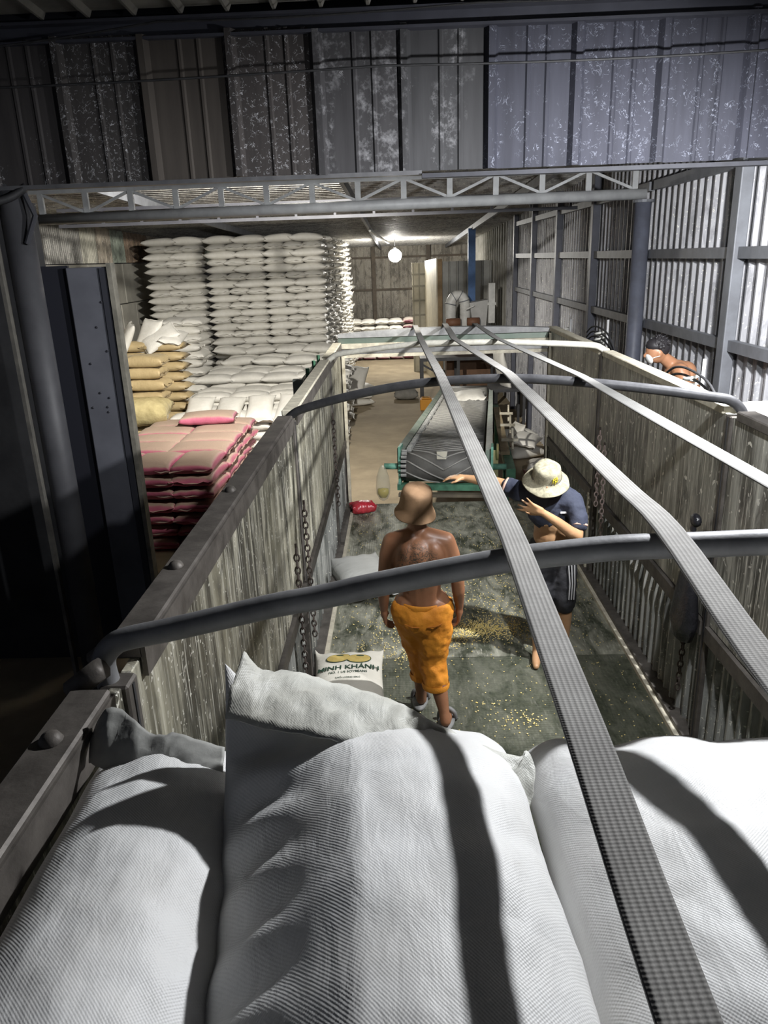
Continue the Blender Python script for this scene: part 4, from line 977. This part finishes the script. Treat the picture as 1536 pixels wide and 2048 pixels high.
# ============================================================ BESIDE THE TRUCK (right)
# sacks stacked between truck and wall, one top sack peeks over the rail
bt = MB()
for k in range(12): stuff_sack(bt, 2.45, 4.75, GZ+k*.235, PI/2, k, .95, .6, .26)
pile(bt, M_WHITE, 'column of white sacks between the truck and the right wall')
put_sack('white', (2.45, 4.75, GZ+12*.235), PI/2, 'white sack peeking over the right rail near the frame edge', 'white sacks beside the truck', scale=1.12)
pf = thing('work_platform', 'plank platform between truck and right wall where the masked man stands', 'platform', (2.5, 7.0, GZ))
for i in range(4): obj('plank', MB().box(2.0+i*.24, 2.22+i*.24, 6.2, 7.9, .62, .66), mat('plank_wood', (.3, .22, .13), (.22, .16, .09), 4, rough=.8, stretch=(1, .2, 1)), pf)
for xx in (2.05, 2.85):
    for yy in (6.3, 7.8): obj('trestle_leg', MB().box(xx-.03, xx+.03, yy-.03, yy+.03, GZ, .62), M_DARKSTEEL, pf)
def spring_post(x, y, z0, z1, label, hoses=True):
    t = thing('spring_post', label, 'spring', (x, y, z0))
    P = []; n = 9; 
    for i in range(n*10+1):
        a = 2*PI*i/10; P.append((x+.045*math.cos(a), y+.045*math.sin(a), z0+(z1-.06-z0)*i/(n*10)))
    obj('spring_coil', MB().tube(P, .012, 6), mat('spring_pale', (.5, .5, .46), (.4, .4, .37), 10, rough=.5), t, True)
    obj('rod', MB().tube([(x+.07, y-.03, z0-.2), (x+.07, y-.03, z1+.05)], .012, 8), mat('rod_grey', (.42, .42, .42), None, rough=.5), t, True)
    obj('stand', MB().box(x-.05, x+.1, y-.05, y+.05, z0-.26, z0), M_DARKSTEEL, t)
    if hoses:
        for k in range(5):
            h = z1-.05-k*.05; Q = [(x-.03, y+.42, h-.06), (x-.02, y+.25, h+.01), (x, y+.02, h+.02), (x+.02, y-.3, h-.04), (x+.05, y-.55-.05*k, h-.26)]
            obj('hose', MB().tube(smoothpath(Q), .009, 6), M_BLACK, t, True)
    return t
spring_post(2.02, 5.28, 1.62, 2.14, 'pale coil spring with a fan of black hoses right of the masked man')
spring_post(2.05, 7.9, 1.62, 2.20, 'pale coil spring with hoses left of the masked man, by the round column')
spring_post(2.05, 9.6, 1.55, 2.08, 'smallest coil spring behind the right corner of the tail header', False)
rl = thing('hose_rail', 'grey rail outside the right bed side carrying the springs and hoses', 'rail', (2.07, 7.5, GZ))
obj('beam', MB().box(1.95, 2.18, 5.0, 10.0, 1.28, 1.36), M_DARKSTEEL, rl)
for yy in (5.05, 9.9): obj('leg', MB().box(2.05, 2.13, yy-.04, yy+.04, GZ, 1.28), M_DARKSTEEL, rl)
# open tail door folded along the left outside
td = thing('tail_door', 'dark green tail door folded back along the left outside of the bed', 'door', (-.95, 8.2, .4))
bevel(obj('door_sheet', MB().box(-1.0, -.95, 7.15, 8.9, .3, 1.80), mat('door_green', (.05, .075, .06), (.03, .045, .038), 4, rough=.5), td), .01)
obj('door_edge', MB().box(-1.02, -.93, 7.08, 7.15, .3, 1.86), mat('door_edge_pale', (.45, .48, .42), (.3, .33, .29), 8, rough=.6), td)
for yy in (7.7, 8.3, 8.8): obj('hinge_pin', MB().tube([(-.95, yy, 1.78), (-.95, yy, 1.88)], .02, 8), M_GREEN, td)
obj('hinge_bar', MB().box(-.95, -.78, 8.9, 8.98, .4, 1.7), M_DARKSTEEL, td)

# ============================================================ PEOPLE
def blob(segs, ells=(), vox=.011, smooth=8, name='body'):
    """one continuous skin grown over tapered limbs and ellipsoids"""
    mb = MB()
    for s_ in segs:
        P = [Vector(p[0]) for p in s_]; r_ = [p[1] for p in s_]
        for p, q in zip(P, r_): mb.ell(p, (q, q, q), 14, 10)
        for i in range(len(P)-1): mb.tube([P[i], P[i+1]], [r_[i], r_[i+1]], 14)
    for c_, r3, rot in ells: mb.ell(c_, r3, 18, 14, rot)
    me = mb.mesh(name); o = bpy.data.objects.new(name, me); C.objects.link(o)
    m = o.modifiers.new('r', 'REMESH'); m.mode = 'VOXEL'; m.voxel_size = vox
    m2 = o.modifiers.new('s', 'SMOOTH'); m2.factor = .5; m2.iterations = smooth
    dg = bpy.context.evaluated_depsgraph_get(); dg.update(); me2 = bpy.data.meshes.new_from_object(o.evaluated_get(dg))
    bpy.data.objects.remove(o); me2.shade_smooth(); me2.name = name; return me2
def E3(rx=0, ry=0, rz=0):
    from mathutils import Euler
    return Euler((rx, ry, rz)).to_matrix()
def hand(wr, fwd, palm_n, side, curl=.5, spread=.25, L=.175):
    """segments of a hand: wrist point, pointing direction, palm normal, side=+1/-1 thumb side"""
    f = Vector(fwd).normalized(); n = Vector(palm_n); n = (n-f*n.dot(f)).normalized(); s_ = f.cross(n)*side; segs = []; w0 = Vector(wr)
    pc = w0+f*L*.28
    segs.append([(w0, .024), (w0+f*L*.22, .027)])
    for k, (o_, ln, r_) in enumerate(((-.031, .36, .0078), (-.011, .44, .0086), (.011, .47, .0088), (.031, .42, .0084))):
        kn = w0+f*L*.50+s_*o_; a = spread*(o_/.031); d = (f+s_*a*.5).normalized()
        segs.append([(w0+f*L*.12+s_*o_*.55, .019), (kn, .0125)])
        d2 = (d*math.cos(curl*.6)+n*math.sin(curl*.6)); d3 = (d*math.cos(curl*1.5)+n*math.sin(curl*1.5))
        m_ = kn+d2*L*ln*.55; segs.append([(kn, .0108), (m_, r_+.0012), (m_+d3*L*ln*.5, r_)])
    tb_ = w0+f*L*.16+s_*.026; td_ = (f*.62+s_*.68+n*.35).normalized()
    segs.append([(tb_, .0145), (tb_+td_*L*.26, .0115), (tb_+td_*L*.26+(f*.85+s_*.2+n*.3).normalized()*L*.2, .0092)])
    return segs
def bucket_hat(parent, c, ax, r, h, mt, rim, droop, name='bucket_hat', band=None, sx=1., sy=1.1):
    prof = [(.0, h), (r*.5, h*.985), (r*.82, h*.92), (r*.96, h*.80), (r*1.0, h*.55), (r*1.03, h*.18), (r*1.06, h*.06), (r*1.06+rim*.5, h*.06-droop*.42), (r*1.06+rim, h*.06-droop), (r*1.06+rim, h*.06-droop-.006), (r*1.06+rim*.5, h*.06-droop*.45-.008), (r*1.03, h*.02), (r*.96, h*.5), (r*.9, h*.8), (.0, h*.96)]
    mb = MB().lathe(c, prof, 40, ax, sx, sy)
    mb.v = [tuple(Vector(v)+Vector(ax)*noise.noise(Vector(v)*14)*.012+Vector((noise.noise(Vector(v)*11+Vector((5, 0, 0))), noise.noise(Vector(v)*11+Vector((0, 5, 0))), 0))*.007) for v in mb.v]
    o = obj(name, mb, mt, parent, True); s2 = o.modifiers.new('s', 'SUBSURF'); s2.levels = 1; s2.render_levels = 1
    if band: obj('hat_band', MB().lathe(c, [(r*1.05, h*.06), (r*1.06, h*.22), (r*1.045, h*.22), (r*1.04, h*.06)], 40, ax, sx, sy), band, o, True)
    return o

M_SK1 = m_skin('skin_deep_tan', (.27, .125, .065), (.21, .095, .05), ((.075, 4.18, 1.14), (.15, .22, .18)))
M_SK2 = m_skin('skin_tan', (.46, .27, .14), (.38, .21, .11))
M_SK3 = m_skin('skin_warm_tan', (.40, .20, .11), (.33, .16, .085))

# --- person 1: shirtless, back to the camera, orange trousers
p1 = thing('person', 'shirtless person seen from behind in a brown bucket hat and orange calf-length shorts', 'person', (.16, 4.3, 0))
V = Vector
segs = [
  [((.10,4.31,.84), .115), ((.10,4.31,.95), .118), ((.095,4.30,1.08), .128), ((.085,4.30,1.20), .125)],
  [((.01,4.30,1.24), .092), ((.16,4.30,1.24), .092)],
  [((.08,4.31,1.30), .066), ((.075,4.325,1.40), .056)],
  [((.03,4.30,1.29), .07), ((-.075,4.30,1.265), .066), ((-.105,4.29,1.19), .057), ((-.135,4.265,1.03), .043), ((-.142,4.28,.95), .042), ((-.145,4.325,.80), .026)],
  [((.13,4.30,1.29), .07), ((.245,4.30,1.26), .066), ((.28,4.29,1.18), .057), ((.318,4.265,1.02), .043), ((.325,4.28,.94), .042), ((.335,4.33,.80), .026)],
  [((.03,4.32,.82), .115), ((.055,4.37,.64), .095), ((.075,4.42,.45), .062), ((.08,4.405,.33), .058), ((.085,4.44,.10), .036), ((.085,4.45,.055), .036), ((.075,4.54,.035), .034), ((.07,4.60,.025), .024)],
  [((.17,4.31,.82), .118), ((.165,4.31,.63), .098), ((.165,4.31,.44), .064), ((.19,4.26,.31), .060), ((.225,4.20,.12), .036), ((.232,4.18,.06), .036), ((.25,4.27,.035), .034), ((.262,4.335,.022), .024)],
]
segs += hand((-.145,4.325,.80), (.05,.22,-1), (1,.1,0), -1, .75, .15) + hand((.335,4.33,.80), (-.03,.22,-1), (-1,.1,0), 1, .75, .2)
ells = [((.07,4.335,1.475), (.078,.095,.108), None), ((.092,4.285,1.17), (.165,.095,.15), None), ((.095,4.30,.93), (.124,.094,.10), None), ((-.007,4.325,1.47), (.012,.022,.032), None), ((.147,4.325,1.47), (.012,.022,.032), None), ((.07,4.435,1.465), (.015,.022,.02), None),
        ((-.0,4.235,1.19), (.07,.05,.10), E3(0, .2, 0)), ((.18,4.235,1.19), (.07,.05,.10), E3(0, -.2, 0))]
body1 = obj('body', blob(segs, ells, .0075, 7, 'body'), M_SK1, p1)
sh = [
  [((.07,4.31,.80), .130), ((.13,4.31,.80), .130)],
  [((.075,4.31,.86), .118), ((.125,4.31,.86), .118)],
  [((.03,4.32,.80), .132), ((.055,4.36,.64), .118), ((.078,4.40,.46), .090), ((.095,4.39,.30), .080)],
  [((.165,4.31,.80), .135), ((.165,4.31,.63), .122), ((.165,4.31,.45), .092), ((.175,4.27,.30), .084)],
]
me = blob(sh, [((.10,4.285,.76), (.155,.135,.12), None)], .012, 6, 'shorts')
for v in me.vertices:
    n_ = noise.fractal(Vector((v.co.x*13+v.co.z*6, v.co.y*13, v.co.z*11-v.co.x*5)), 1., 2., 4)*.012; v.co += v.normal*n_
    if v.co.z > .868: v.co.z = .868+(v.co.z-.868)*.1; v.co.x = .10+(v.co.x-.10)*.96; v.co.y = 4.31+(v.co.y-4.31)*.96
    if v.co.z < .275: v.co.z = .275-(.275-v.co.z)*.1
so = obj('orange_shorts', me, mat('orange_cloth', (.62, .24, .02), (.50, .17, .012), 7, rough=.75, bump=.35, bscale=14, dist=.02), p1)
obj('waistband', MB().lathe((.10,4.305,.862), [(.142, -.02), (.147, 0), (.145, .014), (.138, .016)], 36, (.02, 0, 1), 1.0, .84), mat('orange_cloth', (.62, .24, .02)), so, True)
for sgn in (-1, 1):
    obj('pocket_seam', MB().tube([(.10+sgn*.115, 4.175, .765), (.10+sgn*.07, 4.148, .76), (.10+sgn*.025, 4.15, .755)], .004, 5), mat('orange_seam', (.32, .1, .008), None, rough=.8), so)
obj('cuff', MB().lathe((.095,4.39,.285), [(.083, -.02), (.088, 0), (.083, .02)], 24), mat('orange_cloth', (.62, .24, .02)), so, True)
obj('cuff', MB().lathe((.176,4.268,.285), [(.087, -.02), (.092, 0), (.087, .02)], 24), mat('orange_cloth', (.62, .24, .02)), so, True)
bucket_hat(p1, (.07,4.33,1.475), V((.10, -.22, 1)).normalized(), .099, .150, mat('hat_brown', (.33, .20, .11), (.25, .15, .08), 9, rough=.85, bump=.25, bscale=60), .024, .045)
M_SLIP = mat('slipper_grey', (.12, .12, .12), (.2, .2, .19), 12, rough=.6)
for (x, yy, rz) in ((.078, 4.50, -.1), (.245, 4.25, -.2)):
    s1 = obj('slipper', MB().lathe((0, 0, 0), [(.0, 0), (.05, 0), (.055, .012), (.052, .024), (.0, .024)], 24, (0, 0, 1), 1., 2.5), M_SLIP, None, True); s1.location = (x, yy+.01, 0); s1.rotation_euler = (0, 0, rz)
    s1.parent = p1; s1.location = (x-.16, yy+.01-4.3, 0)
    st_ = obj('slipper_strap', MB().tube(smoothpath([(-.056, .03, .012), (-.045, .03, .06), (0, .035, .085), (.045, .03, .06), (.056, .03, .012)], 4), .016, 8), M_SLIP, None, True); st_.parent = s1

# --- person 2: navy T-shirt, patterned bucket hat with yellow letters, arm across the face
p2 = thing('person', 'person in a navy T-shirt and pale bucket hat, forearm raised, reaching to the conveyor', 'person', (1.12, 5.15, 0))
segs = [
  [((1.09,5.25,.80), .12), ((1.085,5.24,.92), .120), ((1.07,5.20,1.06), .125), ((1.05,5.17,1.18), .12)],
  [((.95,5.18,1.26), .085), ((1.13,5.13,1.25), .085)],
  [((1.035,5.13,1.30), .062), ((1.015,5.08,1.38), .055)],
  [((.93,5.18,1.28), .068), ((.845,5.20,1.285), .060), ((.74,5.26,1.32), .047), ((.66,5.30,1.335), .042), ((.57,5.33,1.34), .038), ((.46,5.38,1.35), .026)],
  [((1.13,5.13,1.27), .07), ((1.20,5.10,1.24), .062), ((1.225,5.04,1.13), .050), ((1.215,4.975,1.02), .042), ((1.16,4.945,1.06), .042), ((1.06,4.92,1.145), .036), ((.955,4.90,1.225), .026)],
  [((1.16,5.25,.78), .112), ((1.175,5.20,.60), .088), ((1.185,5.16,.42), .06), ((1.20,5.18,.30), .056), ((1.215,5.20,.10), .034), ((1.215,5.20,.055), .036), ((1.20,5.11,.035), .034), ((1.19,5.05,.025), .024)],
  [((1.02,5.25,.78), .112), ((1.0,5.16,.60), .088), ((.985,5.07,.42), .06), ((.98,5.06,.30), .056), ((.975,5.05,.10), .034), ((.975,5.05,.055), .036), ((.955,4.96,.035), .034), ((.945,4.90,.025), .024)],
]
segs += hand((.46,5.38,1.35), (-1,.3,.02), (0,0,-1), 1, .4, .2) + hand((.955,4.90,1.225), (-.90,-.05,.42), (.2,1,.3), 1, .12, .75, .185)
ells = [((1.0,5.06,1.425), (.076,.092,.105), E3(.45, 0, .2)), ((1.055,5.17,1.17), (.165,.10,.14), E3(.1, 0, .15)), ((1.085,5.20,.95), (.14,.115,.11), None), ((.985,4.965,1.39), (.014,.022,.02), None), ((.925,5.07,1.43), (.012,.022,.03), None), ((1.075,5.05,1.43), (.012,.022,.03), None)]
obj('body', blob(segs, ells, .0075, 7, 'body'), M_SK2, p2)
ts = [
  [((1.075,5.22,1.08), .138), ((1.06,5.19,1.14), .140), ((1.05,5.17,1.22), .13)],
  [((.94,5.18,1.265), .092), ((1.14,5.13,1.255), .092)],
  [((.93,5.18,1.28), .078), ((.85,5.20,1.285), .074), ((.77,5.24,1.31), .070)],
  [((1.13,5.13,1.27), .08), ((1.20,5.10,1.24), .078), ((1.23,5.045,1.14), .072), ((1.228,5.02,1.10), .070)],
]
me = blob(ts, [((1.055,5.17,1.17), (.178,.115,.15), E3(.1, 0, .15))], .011, 6, 'tshirt')
for v in me.vertices: v.co += v.normal*noise.fractal(Vector((v.co.x*10, v.co.y*10, v.co.z*14)), 1., 2., 3)*.010
M_NAVY = mat('navy_cotton', (.028, .033, .055), (.04, .046, .07), 8, rough=.85, bump=.3, bscale=16, dist=.02)
tsh = obj('tshirt', me, M_NAVY, p2)
M_TRIM = mat('sleeve_trim', (.55, .36, .28), None, rough=.8)
obj('sleeve_trim', MB().tube([(.752,5.25,1.315), (.738,5.257,1.32)], .066, 18), M_TRIM, tsh, True); obj('sleeve_trim', MB().tube([(1.228,5.015,1.095), (1.226,5.008,1.082)], .066, 18), M_TRIM, tsh, True)
obj('chest_logo', MB().box(1.105, 1.15, 5.045, 5.05, 1.165, 1.178), mat('logo_white', (.6, .6, .62), None, rough=.7), tsh)
bs = [
  [((1.05,5.25,.82), .135), ((1.13,5.25,.82), .135)],
  [((1.16,5.25,.78), .130), ((1.175,5.20,.60), .110), ((1.185,5.16,.42), .090)],
  [((1.02,5.25,.78), .130), ((1.0,5.17,.60), .110), ((.985,5.09,.43), .090)],
]
me = blob(bs, [], .012, 6, 'shorts')
for v in me.vertices:
    v.co += v.normal*noise.fractal(Vector((v.co.x*9, v.co.y*9, v.co.z*16)), 1., 2., 3)*.010
    if v.co.z > .88: v.co.z = .88+(v.co.z-.88)*.15
bso = obj('black_shorts', me, mat('black_cloth', (.012, .012, .014), (.022, .022, .026), 7, rough=.7, bump=.3, bscale=14, dist=.02), p2)
for k in range(3): obj('side_stripe', MB().tube([(1.19+k*.022, 5.105-.004*k, .78), (1.205+k*.018, 5.08, .6), (1.20+k*.018, 5.07, .48)], .005, 6), mat('stripe_grey', (.3, .3, .3), None, rough=.7), bso)
t_ = NT('hat_faded_pattern'); ob = t_.coord(); t_.col(t_.mix(t_.ramp(t_.noise(ob, 26, 5, .7, 1.), [(.4, 0.), (.62, 1.)]), (.38, .35, .25), (.22, .205, .145))); M_HAT2 = t_.pr(.85, 0, .2)
hax = V((-.03, -.42, 1)).normalized()
h2 = bucket_hat(p2, (1.0,5.06,1.425), hax, .098, .118, M_HAT2, .062, .038, band=mat('hat_band_dark', (.09, .08, .06), None, rough=.8), sx=1., sy=1.08)
M_NY = mat('letter_yellow', (.70, .58, .04), None, rough=.7)
def letter_bar(a, b):
    """bar on the front of the hat crown; a,b in (angle offset, height)"""
    q = Vector((0, 0, 1)).rotation_difference(hax); P = []
    for t in np.linspace(0, 1, 4):
        an = -PI/2+.42+a[0]+(b[0]-a[0])*t; zz = a[1]+(b[1]-a[1])*t; rr = .1+.004
        P.append(Vector((1.0,5.06,1.425))+q @ Vector((rr*math.cos(an), rr*1.08*math.sin(an), zz)))
    return MB().tube(P, .0035, 6)
for a, b in (((-.2, .035), (-.2, .075)), ((-.2, .075), (.12, .035)), ((.12, .035), (.12, .075)), ((-.14, .086), (-.04, .058)), ((.06, .086), (-.04, .058)), ((-.04, .058), (-.04, .022))):
    obj('letter_stroke', letter_bar(a, b), M_NY, h2, True)

# --- person 3: shirtless with a white mask, bending beside the truck
p3 = thing('person', 'shirtless person with dark hair and white face mask bending beside the right wall', 'person', (2.7, 7.05, .66))
segs = [
  [((2.74,7.05,1.42), .125), ((2.70,7.04,1.58), .12), ((2.62,7.02,1.74), .128), ((2.55,7.01,1.83), .118)],
  [((2.53,6.88,1.86), .075), ((2.53,7.14,1.87), .075)],
  [((2.49,7.0,1.91), .062), ((2.41,6.99,1.97), .055)],
  [((2.53,6.87,1.86), .068), ((2.55,6.83,1.80), .062), ((2.60,6.82,1.62), .046), ((2.57,6.80,1.53), .043), ((2.44,6.82,1.42), .028)],
  [((2.53,7.15,1.87), .068), ((2.53,7.2,1.80), .06), ((2.52,7.22,1.62), .045), ((2.50,7.2,1.53), .042), ((2.40,7.14,1.42), .028)],
  [((2.74,6.96,1.38), .11), ((2.70,6.94,1.05), .075), ((2.76,6.95,.76), .04), ((2.76,6.95,.71), .04), ((2.66,6.95,.69), .03)],
  [((2.74,7.14,1.38), .11), ((2.70,7.16,1.05), .075), ((2.76,7.15,.76), .04), ((2.76,7.15,.71), .04), ((2.66,7.15,.69), .03)],
]
segs += hand((2.44,6.82,1.42), (-.7,.1,-.7), (0,1,0), 1, .7, .15) + hand((2.40,7.14,1.42), (-.7,-.1,-.7), (0,-1,0), -1, .7, .15)
ells = [((2.335,6.985,2.03), (.095,.078,.108), E3(0, -.45, 0)), ((2.60,7.01,1.80), (.11,.165,.14), E3(0, .5, 0)), ((2.237,6.985,1.995), (.022,.016,.024), None), ((2.345,6.907,2.02), (.022,.012,.03), None), ((2.345,7.063,2.02), (.022,.012,.03), None)]
obj('body', blob(segs, ells, .009, 7, 'body'), M_SK3, p3)
hm = MB()
for k in range(110):
    a, b_ = R.uniform(-2.4, 2.4), R.uniform(.0, 1.35); d = Vector((math.cos(a)*math.sin(b_)*.95+.05, math.sin(a)*math.sin(b_), math.cos(b_))).normalized()
    hm.ell(Vector((2.345,6.985,2.045))+Vector((d.x*.088, d.y*.076, d.z*.10)), (.026, .026, .022), 6, 5)
hm.ell((2.36,6.985,2.065), (.098, .084, .098), 12, 8).ell((2.322,6.985,2.085), (.088, .083, .066), 12, 8)
for k in range(40):
    a, b_ = R.uniform(-2.2, 2.2), R.uniform(.0, 1.2); d = Vector((math.cos(a)*math.sin(b_)+.05, math.sin(a)*math.sin(b_), math.cos(b_))).normalized(); p_ = Vector((2.345,6.985,2.06))+Vector((d.x*.095, d.y*.08, d.z*.095)); hm.tube([p_, p_+d*.03+Vector((R.uniform(-.02, .02), R.uniform(-.02, .02), 0))], [.012, .003], 5)
for k in range(7): hm.tube([(2.33+.02*k/7, 6.97+.006*k, 2.13), (2.31+.012*k, 6.95+.012*k, 2.165)], [.014, .004], 5)
obj('hair', hm, mat('hair_dark', (.022, .02, .022), None, rough=.5), p3, True)
obj('face_mask', blob([], [((2.272,6.985,1.968), (.030,.068,.056), E3(0, -.45, 0))], .008, 4, 'face_mask'), mat('mask_white', (.7, .7, .68), None, rough=.8), p3)
obj('mask_loop', MB().tube([(2.27,6.932,1.97), (2.31,6.908,1.99), (2.345,6.902,2.0)], .004, 6), mat('mask_white', (.7, .7, .68)), p3)
me = blob([[((2.74,7.0,1.42), .135), ((2.74,7.1,1.42), .135)], [((2.74,6.96,1.38), .125), ((2.70,6.94,1.08), .10)], [((2.74,7.14,1.38), .125), ((2.70,7.16,1.08), .10)]], [], .015, 5, 'shorts')
obj('dark_shorts', me, mat('black_cloth', (.012, .012, .014)), p3)
